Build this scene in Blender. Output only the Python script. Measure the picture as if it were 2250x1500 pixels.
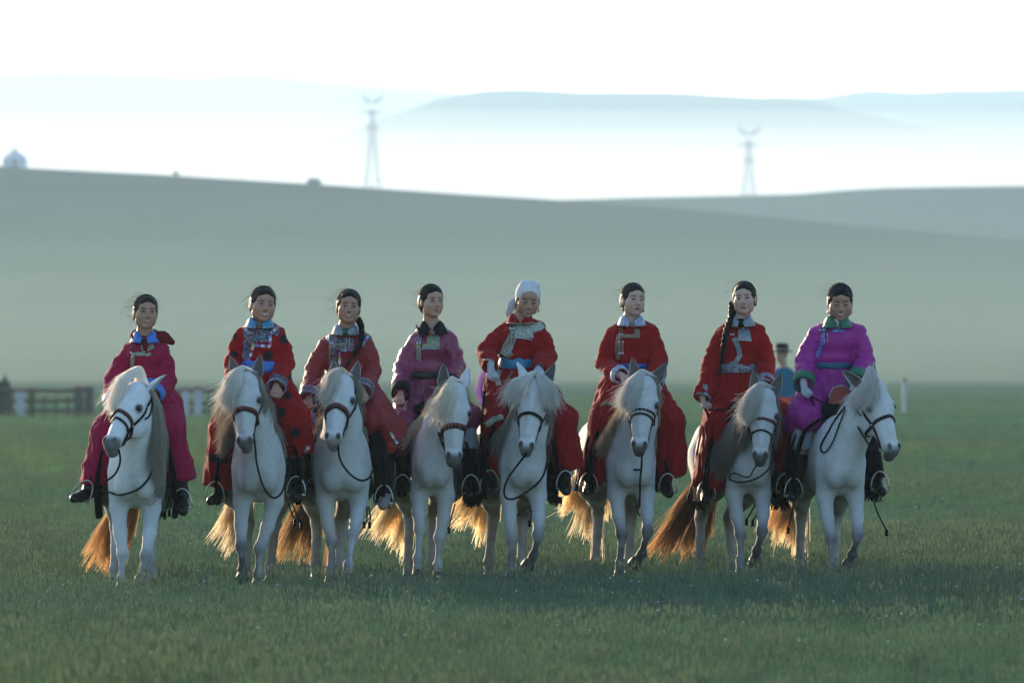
import bpy, math, random, os
import numpy as np
from mathutils import Vector, Matrix, Euler, noise
from mathutils.bvhtree import BVHTree

for o in list(bpy.data.objects):
    bpy.data.objects.remove(o)
SC = bpy.context.scene
COL = SC.collection
rng = np.random.default_rng(7)
random.seed(7)

# ---------------------------------------------------------------- camera
FPX = 18750.0            # focal length in photo pixels (2250 wide), 300 mm lens
D0 = 62.5                # metres from the lens to the line of horses
CAMZ = 1.6
cam_d = bpy.data.cameras.new('camera')
cam = bpy.data.objects.new('camera', cam_d)
COL.objects.link(cam)
cam_d.lens = 300.0
cam_d.sensor_width = 36.0
cam.location = (0, -D0, CAMZ)
cam.rotation_euler = (math.radians(90) + math.atan(50 / FPX), 0, 0)
cam_d.clip_start = 1.0
cam_d.clip_end = 60000.0
cam_d.dof.use_dof = True
cam_d.dof.focus_distance = 62.3
cam_d.dof.aperture_fstop = 5.6
SC.camera = cam

# ---------------------------------------------------------------- sky and sun
SUN_EL = math.radians(9.0)
SUN_AZ = math.radians(-27.0)      # seen from the camera: left of straight ahead
sun_dir = Vector((math.sin(SUN_AZ) * math.cos(SUN_EL), math.cos(SUN_AZ) * math.cos(SUN_EL), math.sin(SUN_EL)))
world = bpy.data.worlds.new('World')
SC.world = world
world.use_nodes = True
wn = world.node_tree
wn.nodes.clear()
sky = wn.nodes.new('ShaderNodeTexSky')
sky.sky_type = 'NISHITA'
sky.sun_disc = False
sky.sun_elevation = SUN_EL
sky.sun_rotation = SUN_AZ
sky.altitude = 600
sky.air_density = 1.0
sky.dust_density = 1.5
sky.ozone_density = 2.0
bg = wn.nodes.new('ShaderNodeBackground')
bg.inputs['Strength'].default_value = 0.15
wo = wn.nodes.new('ShaderNodeOutputWorld')
wn.links.new(sky.outputs[0], bg.inputs['Color'])
wn.links.new(bg.outputs[0], wo.inputs['Surface'])
sun_l = bpy.data.lights.new('sun', 'SUN')
sun_l.energy = 3.7
sun_l.angle = math.radians(0.6)
sun_l.color = (1.0, 0.77, 0.53)
sun = bpy.data.objects.new('sun', sun_l)
sun.rotation_euler = sun_dir.to_track_quat('Z', 'Y').to_euler()
sun.location = sun_dir * 200
COL.objects.link(sun)

SC.view_settings.view_transform = 'Standard'
SC.view_settings.look = 'None'
SC.view_settings.gamma = 1.0
SC.view_settings.use_curve_mapping = False
SC.view_settings.exposure = 1.5
SC.render.engine = 'CYCLES'
SC.cycles.max_bounces = 6
SC.cycles.diffuse_bounces = 3
SC.cycles.transparent_max_bounces = 24
SC.cycles.volume_bounces = 0
SC.cycles.use_denoising = True
SC.render.hair_type = 'STRIP'


def W(px, py, D=D0):
    """photo pixel + distance -> world point"""
    return Vector(((px - 1125.0) / FPX * D, D - D0, CAMZ + (800.0 - py) / FPX * D))


# ---------------------------------------------------------------- helpers
def tag(o, label=None, cat=None, group=None, kind=None):
    if label: o['label'] = label
    if cat: o['category'] = cat
    if group: o['group'] = group
    if kind: o['kind'] = kind
    return o


def empty(name, loc, label=None, cat=None, group=None):
    o = bpy.data.objects.new(name, None)
    o.empty_display_size = 0.2
    o.location = loc
    COL.objects.link(o)
    return tag(o, label, cat, group)


def mesh_obj(name, V, F, mat, parent=None, smooth=True, col=None, loc=None):
    """V, F are numpy arrays or lists; geometry given in the parent's local frame"""
    me = bpy.data.meshes.new(name)
    V = np.asarray(V, dtype=np.float32).reshape(-1, 3)
    if isinstance(F, np.ndarray) and F.ndim == 2:
        n, k = F.shape
        me.vertices.add(len(V)); me.vertices.foreach_set('co', V.ravel())
        me.loops.add(n * k); me.loops.foreach_set('vertex_index', F.astype(np.int32).ravel())
        me.polygons.add(n); me.polygons.foreach_set('loop_start', np.arange(0, n * k, k, dtype=np.int32))
        me.update(calc_edges=True)
    else:
        me.from_pydata([tuple(map(float, v)) for v in V], [], [tuple(int(i) for i in f) for f in F])
    if smooth:
        me.polygons.foreach_set('use_smooth', np.ones(len(me.polygons), dtype=bool))
    if col is not None:
        a = me.color_attributes.new('Col', 'FLOAT_COLOR', 'POINT')
        c = np.ones((len(V), 4), np.float32); c[:, :3] = col
        a.data.foreach_set('color', c.ravel())
    me.update()
    o = bpy.data.objects.new(name, me)
    COL.objects.link(o)
    if mat is not None: me.materials.append(mat)
    if parent is not None: o.parent = parent
    if loc is not None: o.location = loc
    return o


def box(name, c, s, mat, parent=None, rot=None):
    v = np.array([[x, y, z] for x in (-.5, .5) for y in (-.5, .5) for z in (-.5, .5)]) * np.array(s)
    if rot is not None: v = v @ np.array(rot.to_matrix()).T
    v = v + np.array(c)
    f = [(0, 1, 3, 2), (4, 6, 7, 5), (0, 4, 5, 1), (2, 3, 7, 6), (0, 2, 6, 4), (1, 5, 7, 3)]
    return mesh_obj(name, v, f, mat, parent, smooth=False)


class MatB:
    """small node-building helper"""
    def __init__(s, name):
        s.m = bpy.data.materials.new(name); s.m.use_nodes = True
        s.nt = s.m.node_tree; s.nt.nodes.clear()
        s.out = s.nt.nodes.new('ShaderNodeOutputMaterial')
    def n(s, t, **kw):
        nd = s.nt.nodes.new(t)
        for k, v in kw.items():
            if k in nd.inputs.keys(): s.put(nd.inputs[k], v)
            else: setattr(nd, k, v)
        return nd
    def put(s, sock, v):
        if hasattr(v, 'is_output') or isinstance(v, bpy.types.NodeSocket): s.nt.links.new(v, sock)
        else: sock.default_value = v
    def co(s, scale=(1, 1, 1), kind='Object'):
        tc = s.n('ShaderNodeTexCoord')
        mp = s.n('ShaderNodeMapping'); s.put(mp.inputs['Vector'], tc.outputs[kind]); mp.inputs['Scale'].default_value = scale
        return mp.outputs[0]
    def noise(s, vec, scale, detail=3, rough=.55, out=0):
        nd = s.n('ShaderNodeTexNoise'); s.put(nd.inputs['Vector'], vec)
        nd.inputs['Scale'].default_value = scale; nd.inputs['Detail'].default_value = detail; nd.inputs['Roughness'].default_value = rough
        return nd.outputs[out]
    def ramp(s, fac, stops):
        r = s.n('ShaderNodeValToRGB'); s.put(r.inputs[0], fac)
        e = r.color_ramp.elements
        while len(e) < len(stops): e.new(0.5)
        for i, (p, c) in enumerate(stops):
            e[i].position = p; e[i].color = (c[0], c[1], c[2], 1) if len(c) == 3 else c
        return r.outputs[0]
    def mix(s, fac, a, b, mode='MIX'):
        m = s.n('ShaderNodeMix', data_type='RGBA', blend_type=mode)
        s.put(m.inputs[0], fac)
        s.put(m.inputs[6], a if not isinstance(a, tuple) or len(a) == 4 else (*a, 1))
        s.put(m.inputs[7], b if not isinstance(b, tuple) or len(b) == 4 else (*b, 1))
        return m.outputs[2]
    def math(s, op, a, b=0.5):
        m = s.n('ShaderNodeMath', operation=op); s.put(m.inputs[0], a); s.put(m.inputs[1], b); return m.outputs[0]
    def bump(s, h, strength=.3, dist=.01):
        b = s.n('ShaderNodeBump'); s.put(b.inputs['Height'], h)
        b.inputs['Strength'].default_value = strength; b.inputs['Distance'].default_value = dist
        return b.outputs[0]
    def attr(s, name='Col'):
        a = s.n('ShaderNodeAttribute'); a.attribute_name = name; return a.outputs['Color']
    def principled(s, col, rough=.6, normal=None, **kw):
        p = s.n('ShaderNodeBsdfPrincipled')
        s.put(p.inputs['Base Color'], col if not isinstance(col, tuple) or len(col) == 4 else (*col, 1))
        s.put(p.inputs['Roughness'], rough)
        if normal is not None: s.put(p.inputs['Normal'], normal)
        for k, v in kw.items():
            s.put(p.inputs[k.replace('_', ' ')], v)
        s.nt.links.new(p.outputs[0], s.out.inputs['Surface'])
        return p


def diffuse_out(b, col, normal=None):
    d = b.n('ShaderNodeBsdfDiffuse'); b.put(d.inputs['Color'], col)
    if normal is not None: b.put(d.inputs['Normal'], normal)
    b.put(b.out.inputs['Surface'], d.outputs[0])


def simple_mat(name, col, rough=.6, bump=0.0, bscale=60, var=.15, **kw):
    b = MatB(name); v = b.co()
    n1 = b.noise(v, bscale * .15, 3)
    c = b.mix(n1, tuple(x * (1 - var) for x in col), tuple(min(1, x * (1 + var)) for x in col))
    nm = b.bump(b.noise(v, bscale, 4), bump, .01) if bump else None
    b.principled(c, rough, nm, **kw)
    return b.m


# ---------------------------------------------------------------- terrain
def lerp_pts(x, pts):
    return np.interp(x, [p[0] for p in pts], [p[1] for p in pts])

DA, DB = 1800.0, 2450.0
def crest(px_py, D):
    return [((px - 1125) / FPX * D, CAMZ + (800 - py) / FPX * D) for px, py in px_py]
CA = crest([(-9000, 520), (-5000, 430), (-2500, 352), (-1000, 346), (0, 362), (350, 379), (700, 402), (1000, 425), (1250, 442), (1500, 461), (1800, 490), (2250, 531), (2800, 580), (4500, 640), (9000, 600)], DA)
CB = crest([(-9000, 600), (-3000, 560), (0, 500), (900, 462), (1250, 441), (1400, 436), (1600, 432), (1750, 429), (1850, 421), (1950, 416), (2100, 414), (2250, 412), (2700, 418), (4000, 470), (9000, 600)], DB)

def smooth01(t):
    t = np.clip(t, 0, 1); return t * t * (3 - 2 * t)

def ground_z(x, y):
    """x, y arrays (world), returns height; flat steppe to ~850 m, then the long swell, then a second rise behind"""
    D = y + D0
    ha = lerp_pts(x, CA); hb = lerp_pts(x, CB)
    z = np.zeros_like(D)
    u = (D - 900) / (DA - 900)
    rise = np.where(u < 0, 0, np.clip(u, 0, 1) ** 1.25)
    z = np.where(D < DA, ha * rise * 1.0, z)
    # rounded crest, then down into the valley
    s = smooth01((D - DA) / 300.0)
    zv = 12.0
    z = np.where((D >= DA), ha * (1 - s) + zv * s, z)
    s2 = smooth01((D - 2110) / 340.0)
    z = np.where((D >= 2110), zv * (1 - s2) + hb * s2, z)
    s3 = smooth01((D - DB) / 1300.0)
    z = np.where(D >= DB, hb * (1 - s3) + 66 * s3, z)
    return z

def grid_lines(parts):
    out = []
    for a, b, n in parts: out += list(np.linspace(a, b, n, endpoint=False))
    out.append(parts[-1][1])
    return np.array(out)

xs = grid_lines([(-6000, -900, 18), (-900, -240, 22), (-240, 240, 120), (240, 900, 22), (900, 6000, 18)])
ys = grid_lines([(-3000, -100, 14), (-100, 300, 40), (300, 820, 20), (820, 2000, 120), (2000, 3700, 90), (3700, 9000, 14)])
X, Y = np.meshgrid(xs, ys, indexing='ij')
Z = ground_z(X, Y)
rr = np.zeros_like(Z)
for k in range(5):
    a = rng.uniform(0, 6.28); fr = 2 * np.pi / rng.uniform(60, 420); ph = rng.uniform(0, 6.28)
    rr += np.sin((X * np.cos(a) + Y * np.sin(a)) * fr + ph) * .5
Z = Z + rr * .25 * smooth01((Y - 500) / 1200)
nx, ny = X.shape
idx = np.arange(nx * ny).reshape(nx, ny)
F = np.stack([idx[:-1, :-1], idx[1:, :-1], idx[1:, 1:], idx[:-1, 1:]], -1).reshape(-1, 4)

b = MatB('steppe_ground')
v = b.co()
n_big = b.noise(b.co((1, .25, 1)), .012, 4, .6)
n_mid = b.noise(b.co((1, .18, 1)), .05, 5, .65)
n_fine = b.noise(v, 3.0, 4, .7)
c1 = b.ramp(n_big, [(.3, (.070, .125, .072)), (.7, (.130, .180, .105))])
c2 = b.ramp(n_mid, [(.3, (.070, .125, .072)), (.7, (.125, .175, .105))])
c = b.mix(.5, c1, c2)
# near sward is greener than the drier far slope
sep = b.n('ShaderNodeSeparateXYZ'); b.put(sep.inputs[0], v)
far = b.n('ShaderNodeMapRange'); b.put(far.inputs[0], sep.outputs['Y']); far.inputs[1].default_value = 100; far.inputs[2].default_value = 520
near_c = b.ramp(n_mid, [(.3, (.105, .185, .098)), (.7, (.150, .225, .125))])
hi = b.n('ShaderNodeMapRange'); b.put(hi.inputs[0], sep.outputs['Y']); hi.inputs[1].default_value = 900; hi.inputs[2].default_value = 1700
c = b.mix(hi.outputs[0], c, b.mix(.65, c, (.025, .050, .038)))       # darker, bluer green towards the upper slope
c = b.mix(far.outputs[0], near_c, c)
c = b.mix(b.math('MULTIPLY', n_fine, .35), c, (.05, .06, .03))
diffuse_out(b, c)
ground = mesh_obj('ground', np.stack([X, Y, Z], -1).reshape(-1, 3), F, b.m)
tag(ground, kind='structure')

# far mountains -------------------------------------------------
b = MatB('mountain_slope')
diffuse_out(b, b.ramp(b.noise(b.co(), .004, 5), [(.3, (.05, .08, .065)), (.7, (.09, .11, .09))]))
M_MOUNT = b.m

def mountain(D, prof, depth, seed):
    px = np.concatenate([np.linspace(-9000, -300, 40), np.linspace(-250, 2500, 200), np.linspace(2550, 11000, 40)])
    py = lerp_pts(px, prof)
    # small roughness of the ridge
    r = np.random.default_rng(seed)
    wob = sum(np.sin(px / l + r.uniform(0, 6)) * a for l, a in ((23, .8), (61, 1.6), (140, 2.5)))
    py = py + wob * .6
    x = (px - 1125) / FPX * D; zt = CAMZ + (800 - py) / FPX * D
    rows = []
    for t in np.linspace(-1, 1, 17):
        prof_t = (1 - abs(t)) ** .8 if t < 0 else (1 - t) ** .8
        gul = 1 + .06 * np.sin(x / (90 + 20 * t) + 9 * t) * (1 - abs(t)) * abs(t) * 4
        rows.append(np.stack([x, np.full_like(x, D - D0 + t * depth), zt * prof_t * gul - 5 * abs(t)], -1))
    V = np.stack(rows, 1)
    n, m = V.shape[:2]
    i = np.arange(n * m).reshape(n, m)
    F = np.stack([i[:-1, :-1], i[1:, :-1], i[1:, 1:], i[:-1, 1:]], -1).reshape(-1, 4)
    return mesh_obj('mountains', V.reshape(-1, 3), F, M_MOUNT)

tag(mountain(6500, [(-9000, 350), (-2000, 340), (0, 420), (700, 330), (820, 262), (900, 238), (960, 215), (1060, 198), (1140, 195), (1300, 203), (1500, 206), (1700, 214), (1790, 222), (1900, 250), (2050, 282), (2250, 300), (4000, 330), (11000, 360)], 700, 1), kind='structure')
tag(mountain(7700, [(-9000, 250), (-2000, 240), (0, 300), (900, 300), (1500, 240), (1700, 214), (1800, 216), (1900, 197), (1950, 199), (2000, 203), (2100, 198), (2250, 194), (2600, 188), (4000, 220), (11000, 260)], 900, 2), kind='structure')
tag(mountain(11000, [(-9000, 200), (-2000, 190), (-200, 168), (0, 158), (200, 157), (420, 166), (560, 160), (700, 178), (850, 190), (1100, 212), (1500, 250), (2250, 260), (11000, 240)], 600, 3), kind='structure')

# air ----------------------------------------------------------------
def vol_mat(name, dens, col, g):
    b = MatB(name)
    p = b.n('ShaderNodeVolumePrincipled')
    p.inputs['Density'].default_value = dens
    p.inputs['Color'].default_value = (*col, 1)
    p.inputs['Anisotropy'].default_value = g
    b.nt.links.new(p.outputs[0], b.out.inputs['Volume'])
    return b.m

HAZE_D = 0.000135
hz = box('haze', (0, 4200, 184), (13000, 15000, 390), vol_mat('haze_air', HAZE_D, (.50, .755, 1.0), .36))
tag(hz, kind='stuff')

def lens_volume(name, c, r, mat):
    n, m = 24, 48
    V = []; F = []
    for i in range(n + 1):
        ph = math.pi * i / n
        for j in range(m):
            th = 2 * math.pi * j / m
            V.append((c[0] + r[0] * math.sin(ph) * math.cos(th), c[1] + r[1] * math.sin(ph) * math.sin(th), c[2] + r[2] * math.cos(ph)))
    for i in range(n):
        for j in range(m):
            F.append((i * m + j, (i + 1) * m + j, (i + 1) * m + (j + 1) % m, i * m + (j + 1) % m))
    o = mesh_obj(name, V, np.array(F), mat)
    return tag(o, kind='stuff')

FOG_M = vol_mat('fog_air', 0.00026, (.84, .93, 1.0), .36)
for k_, rz_ in enumerate((15, 25, 35, 46)):      # nested banks: the mist thins out upwards
    lens_volume('fog', (-300 + 90 * k_, 5150 + 7 * k_, 103 + k_), (3500 + 60 * k_, 760 + 20 * k_, rz_), FOG_M)
MIST_M = vol_mat('low_mist_air', 0.000036, (.72, .98, .90), .45)
for k_, rz_ in enumerate((6.5, 9.5, 13, 17, 22)):
    lens_volume('mist', (60 + 20 * k_, 1040 + 6 * k_, -.3 * k_), (1500 + 50 * k_, 480 + 45 * k_, rz_), MIST_M)

# ---------------------------------------------------------------- organic bodies: distance field -> one continuous surface
def axis(lo, hi, h, fine=None, hf=None):
    """1-D sample positions lo..hi with step h, and step hf inside the fine intervals"""
    out = [lo]; x = lo
    while x < hi:
        st = h
        if fine:
            for a, b_ in fine:
                if a - h <= x <= b_: st = hf
        x += st; out.append(x)
    return np.array(out, np.float32)


class Body:
    def __init__(s, xs, ys, zs):
        s.ax = [np.asarray(a, np.float32) for a in (xs, ys, zs)]
        s.F = np.full([len(a) for a in s.ax], 0.5, np.float32)

    def _sub(s, lo, hi):
        sl = []
        for a, l, h in zip(s.ax, lo, hi):
            i0 = max(0, np.searchsorted(a, l) - 1); i1 = min(len(a), np.searchsorted(a, h) + 1)
            if i1 - i0 < 2: return None
            sl.append(slice(i0, i1))
        g = [s.ax[0][sl[0]][:, None, None], s.ax[1][sl[1]][None, :, None], s.ax[2][sl[2]][None, None, :]]
        return tuple(sl), g

    def _put(s, sl, d, k, op):
        A = s.F[sl]
        if op == 'add':
            if k > 0:
                h = np.maximum(k - np.abs(A - d), 0) / k
                s.F[sl] = np.minimum(A, d) - h * h * k * .25
            else: s.F[sl] = np.minimum(A, d)
        else:
            if k > 0:
                h = np.maximum(k - np.abs(A + d), 0) / k
                s.F[sl] = np.maximum(A, -d) + h * h * k * .25
            else: s.F[sl] = np.maximum(A, -d)

    def cap(s, a, b, ra, rb=None, k=.03, op='add', sq=None):
        """tapered capsule; sq=(dir, factor) squashes the section along dir (factor<1 thinner)"""
        rb = ra if rb is None else rb
        a = np.array(a, float); b = np.array(b, float)
        R = max(ra, rb) + k + .03
        r = s._sub(np.minimum(a, b) - R, np.maximum(a, b) + R)
        if r is None: return
        sl, g = r
        p = [g[i] - a[i] for i in range(3)]; ab = b - a; L = float(ab @ ab) + 1e-12
        t = np.clip((p[0] * ab[0] + p[1] * ab[1] + p[2] * ab[2]) / L, 0, 1)
        q = [p[i] - t * ab[i] for i in range(3)]
        rad = ra + (rb - ra) * t
        if sq:
            n = np.array(sq[0], float); n /= np.linalg.norm(n); f = sq[1]
            m = (q[0] * n[0] + q[1] * n[1] + q[2] * n[2]) * (1 / f - 1)
            q = [q[i] + m * n[i] for i in range(3)]
            d = (np.sqrt(q[0] ** 2 + q[1] ** 2 + q[2] ** 2) - rad) * min(1, (f + 1) / 2)
        else: d = np.sqrt(q[0] ** 2 + q[1] ** 2 + q[2] ** 2) - rad
        s._put(sl, d.astype(np.float32), k, op)

    def chain(s, pts, rs, k=.03, **kw):
        for i in range(len(pts) - 1): s.cap(pts[i], pts[i + 1], rs[i], rs[i + 1], k, **kw)

    def ell(s, c, r, k=.03, rot=None, op='add'):
        c = np.array(c, float); r = np.array(r, float)
        R = (np.max(r) if rot is not None else r) + k + .03
        q = s._sub(c - R, c + R)
        if q is None: return
        sl, g = q
        p = [g[i] - c[i] for i in range(3)]
        if rot is not None:
            M = np.array(rot)          # columns = local axes
            p = [p[0] * M[0, i] + p[1] * M[1, i] + p[2] * M[2, i] for i in range(3)]
        k0 = np.sqrt((p[0] / r[0]) ** 2 + (p[1] / r[1]) ** 2 + (p[2] / r[2]) ** 2) + 1e-6
        k1 = np.sqrt((p[0] / r[0] ** 2) ** 2 + (p[1] / r[1] ** 2) ** 2 + (p[2] / r[2] ** 2) ** 2) + 1e-6
        s._put(sl, (k0 * (k0 - 1) / k1).astype(np.float32), k, op)

    def halfspace_cut(s, p, n, k=0.0, within=None):
        """remove everything on the +n side of the plane (optionally only inside a box)"""
        n = np.array(n, float); n /= np.linalg.norm(n); p = np.array(p, float)
        lo, hi = within if within else ([a[0] for a in s.ax], [a[-1] for a in s.ax])
        r = s._sub(np.array(lo), np.array(hi))
        if r is None: return
        sl, g = r
        d = -((g[0] - p[0]) * n[0] + (g[1] - p[1]) * n[1] + (g[2] - p[2]) * n[2])
        s._put(sl, np.broadcast_to(d, s.F[sl].shape).astype(np.float32), k, 'sub')

    def coords(s):
        return s.ax[0][:, None, None], s.ax[1][None, :, None], s.ax[2][None, None, :]

    def mesh(s):
        """surface nets"""
        F = s.F; S = F < 0
        nx, ny, nz = F.shape
        cells = np.zeros((nx - 1, ny - 1, nz - 1), np.uint8)
        for dx in (0, 1):
            for dy in (0, 1):
                for dz in (0, 1):
                    cells += S[dx:nx - 1 + dx, dy:ny - 1 + dy, dz:nz - 1 + dz]
        act = (cells > 0) & (cells < 8)
        I = np.argwhere(act)
        vid = np.full(act.shape, -1, np.int32); vid[act] = np.arange(len(I))
        acc = np.zeros((len(I), 3), np.float64); cnt = np.zeros(len(I))
        corners = [(0, 0, 0), (1, 0, 0), (0, 1, 0), (1, 1, 0), (0, 0, 1), (1, 0, 1), (0, 1, 1), (1, 1, 1)]
        edges = [(0, 1), (2, 3), (4, 5), (6, 7), (0, 2), (1, 3), (4, 6), (5, 7), (0, 4), (1, 5), (2, 6), (3, 7)]
        vals = [F[I[:, 0] + c[0], I[:, 1] + c[1], I[:, 2] + c[2]].astype(np.float64) for c in corners]
        pos = []
        for c in corners: pos.append(np.stack([s.ax[j][I[:, j] + c[j]] for j in range(3)], -1).astype(np.float64))
        for a, b_ in edges:
            m = (vals[a] < 0) != (vals[b_] < 0)
            t = vals[a][m] / (vals[a][m] - vals[b_][m])
            acc[m] += pos[a][m] + (pos[b_][m] - pos[a][m]) * t[:, None]; cnt[m] += 1
        V = acc / cnt[:, None]
        quads = []
        for ax_ in range(3):
            sl0 = [slice(None)] * 3; sl1 = [slice(None)] * 3
            sl0[ax_] = slice(0, -1); sl1[ax_] = slice(1, None)
            A = S[tuple(sl0)]; B = S[tuple(sl1)]
            E = np.argwhere(A != B)
            o1, o2 = [(1, 2), (2, 0), (0, 1)][ax_]
            ok = (E[:, o1] > 0) & (E[:, o2] > 0) & (E[:, o1] < F.shape[o1] - 1) & (E[:, o2] < F.shape[o2] - 1)
            E = E[ok]
            def cell(d1, d2):
                e = E.copy(); e[:, o1] -= d1; e[:, o2] -= d2
                return vid[e[:, 0], e[:, 1], e[:, 2]]
            q = np.stack([cell(1, 1), cell(0, 1), cell(0, 0), cell(1, 0)], -1)
            flip = ~A[E[:, 0], E[:, 1], E[:, 2]]
            q[flip] = q[flip][:, ::-1]
            quads.append(q)
        Q = np.concatenate(quads)
        Q = Q[(Q >= 0).all(1)]
        return V.astype(np.float32), Q


def keep_main(V, Q, minverts=60):
    """drop tiny loose islands"""
    n = len(V); lab = np.arange(n)
    e = np.concatenate([Q[:, [0, 1]], Q[:, [1, 2]], Q[:, [2, 3]]])
    for _ in range(200):
        m = np.minimum(lab[e[:, 0]], lab[e[:, 1]])
        new = lab.copy(); np.minimum.at(new, e[:, 0], m); np.minimum.at(new, e[:, 1], m)
        new = new[new]
        if (new == lab).all(): break
        lab = new
    u, inv, c = np.unique(lab, return_inverse=True, return_counts=True)
    good = c[inv] >= minverts
    mp = -np.ones(n, int); mp[good] = np.arange(good.sum())
    Q = Q[good[Q].all(1)]
    return V[good], mp[Q]


def bvh_of(o):
    me = o.data
    n = len(me.vertices); co = np.empty(n * 3, np.float32); me.vertices.foreach_get('co', co)
    vs = co.reshape(-1, 3).tolist()
    return BVHTree.FromPolygons([Vector(v) for v in vs], [tuple(p.vertices) for p in me.polygons])


def fbm(P, scale, seed=0, oct=3):
    """cheap smooth pseudo noise on an (n,3) array, about -1..1"""
    r = np.random.default_rng(seed); out = np.zeros(len(P)); amp = 1; tot = 0
    for o in range(oct):
        s_ = np.zeros(len(P))
        for k in range(4):
            d = r.normal(size=3); d /= np.linalg.norm(d)
            s_ += np.sin(P @ d * scale * (1.9 ** o) + r.uniform(0, 6.28) + 1.3 * np.sin(P @ r.normal(size=3) * scale * .6 * (1.9 ** o)))
        out += s_ / 2.6 * amp; tot += amp; amp *= .5
    return out / tot


def tube(pts, r, seg=8, flat=1.0, up=None, closed=False):
    """tube (optionally flattened) along points; r scalar or list"""
    pts = [Vector(p) for p in pts]; n = len(pts)
    if not hasattr(r, '__len__'): r = [r] * n
    V = []; F = []
    prev = None
    for i, p in enumerate(pts):
        a = pts[i - 1] if (i > 0 or closed) else pts[0]
        b_ = pts[(i + 1) % n] if (i < n - 1 or closed) else pts[-1]
        t = (b_ - a)
        t = t.normalized() if t.length > 1e-9 else Vector((0, 0, 1))
        if up is not None:
            u = up[i] if isinstance(up, list) else up
            u = Vector(u)
        else:
            u = prev if prev is not None else (Vector((0, 1, 0)) if abs(t.y) < .9 else Vector((1, 0, 0)))
        u = (u - t * u.dot(t))
        u = u.normalized() if u.length > 1e-6 else t.orthogonal().normalized()
        prev = u
        w = t.cross(u)
        for j in range(seg):
            an = 2 * math.pi * (j + .5) / seg
            V.append(p + w * math.cos(an) * r[i] + u * math.sin(an) * r[i] * flat)
    m = n if closed else n - 1
    for i in range(m):
        for j in range(seg):
            a, b_ = i * seg + j, i * seg + (j + 1) % seg
            c, d = ((i + 1) % n) * seg + (j + 1) % seg, ((i + 1) % n) * seg + j
            F.append((a, b_, c, d))
    if not closed:
        F.append(tuple(range(seg))[::-1]); F.append(tuple(range((n - 1) * seg, n * seg)))
    return [tuple(v) for v in V], F


def smooth_path(pts, n=24):
    """Catmull-Rom through the points"""
    P = [np.array(p, float) for p in pts]
    P = [2 * P[0] - P[1]] + P + [2 * P[-1] - P[-2]]
    segs = len(P) - 3; out = []
    for i in range(n + 1):
        u = i / n * segs; k = min(int(u), segs - 1); t = u - k
        a, b_, c, d = P[k:k + 4]
        out.append(.5 * ((2 * b_) + (-a + c) * t + (2 * a - 5 * b_ + 4 * c - d) * t * t + (-a + 3 * b_ - 3 * c + d) * t ** 3))
    return out


def join_parts(lst):
    V = []; F = []
    for v, f in lst:
        o = len(V); V += list(v); F += [tuple(i + o for i in q) for q in f]
    return V, F


def ribbon(pts, nrm, w, th=.003):
    """flat band of width w and thickness th that follows pts with surface normals nrm (closed solid)"""
    V = []; F = []; n = len(pts)
    if not hasattr(w, '__len__'): w = [w] * n
    for i in range(n):
        a = Vector(pts[max(0, i - 1)]); b_ = Vector(pts[min(n - 1, i + 1)])
        t = (b_ - a).normalized(); N = Vector(nrm[i]).normalized(); s_ = t.cross(N).normalized()
        p = Vector(pts[i])
        for su, sn in ((-1, 0), (-1, 1), (1, 1), (1, 0)):
            V.append(tuple(p + s_ * su * w[i] * .5 + N * sn * th))
    for i in range(n - 1):
        for j in range(4):
            a, b_ = i * 4 + j, i * 4 + (j + 1) % 4
            F.append((a, b_, b_ + 4, a + 4))
    F.append((0, 1, 2, 3)); F.append((n * 4 - 1, n * 4 - 2, n * 4 - 3, n * 4 - 4))
    return V, F


def hair_obj(name, strands, radii, mat, parent=None, cols=None):
    """strands: (n, m, 3) array -> a hair curves object; radii (m,)"""
    n, m = strands.shape[:2]
    hc = bpy.data.hair_curves.new(name)
    hc.add_curves([m] * n)
    hc.attributes['position'].data.foreach_set('vector', strands.astype(np.float32).ravel())
    ra = hc.attributes.get('radius') or hc.attributes.new('radius', 'FLOAT', 'POINT')
    ra.data.foreach_set('value', np.tile(np.asarray(radii, np.float32), n))
    if cols is not None:
        ca = hc.attributes.new('Col', 'FLOAT_COLOR', 'POINT')
        c = np.ones((n, m, 4), np.float32); c[..., :3] = cols
        ca.data.foreach_set('color', c.ravel())
    o = bpy.data.objects.new(name, hc); COL.objects.link(o)
    hc.materials.append(mat)
    if parent is not None: o.parent = parent
    return o

# ---------------------------------------------------------------- horse materials
def coat_mat():
    b = MatB('horse_coat')
    c = b.attr()
    v = b.co((1, 1, 1))
    n = b.noise(v, 26, 5, .65)
    c = b.mix(b.math('MULTIPLY', b.ramp(n, [(.45, (0, 0, 0)), (.8, (1, 1, 1))]), .6), c, b.mix(.5, c, (.25, .24, .23)))
    n2 = b.noise(b.co((1, 1, .35)), 190, 3, .6)
    c = b.mix(b.math('MULTIPLY', n2, .25), c, b.mix(.6, c, (.2, .19, .18)))
    bump = b.bump(b.math('ADD', n2, b.math('MULTIPLY', n, 1.5)), .35, .006)
    b.principled(c, .72, bump, Specular_IOR_Level=.25, Sheen_Weight=.18, Sheen_Roughness=.4)
    return b.m
M_COAT = coat_mat()
M_HOOF = simple_mat('hoof_horn', (.06, .05, .04), .6, .3, 90)
M_EYE = simple_mat('dark_eye', (.008, .007, .006), .12)
M_LEATHER = simple_mat('black_leather', (.006, .0055, .0055), .6, .4, 150, Specular_IOR_Level=.14)
M_LEATHER_RED = simple_mat('red_leather', (.12, .02, .018), .5, .3, 150)
M_METAL = simple_mat('steel', (.45, .45, .44), .35, 0, 60, Metallic=.9)
M_BLANKET = simple_mat('black_felt', (.004, .004, .0045), .95, .5, 120, Specular_IOR_Level=.03)


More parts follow.
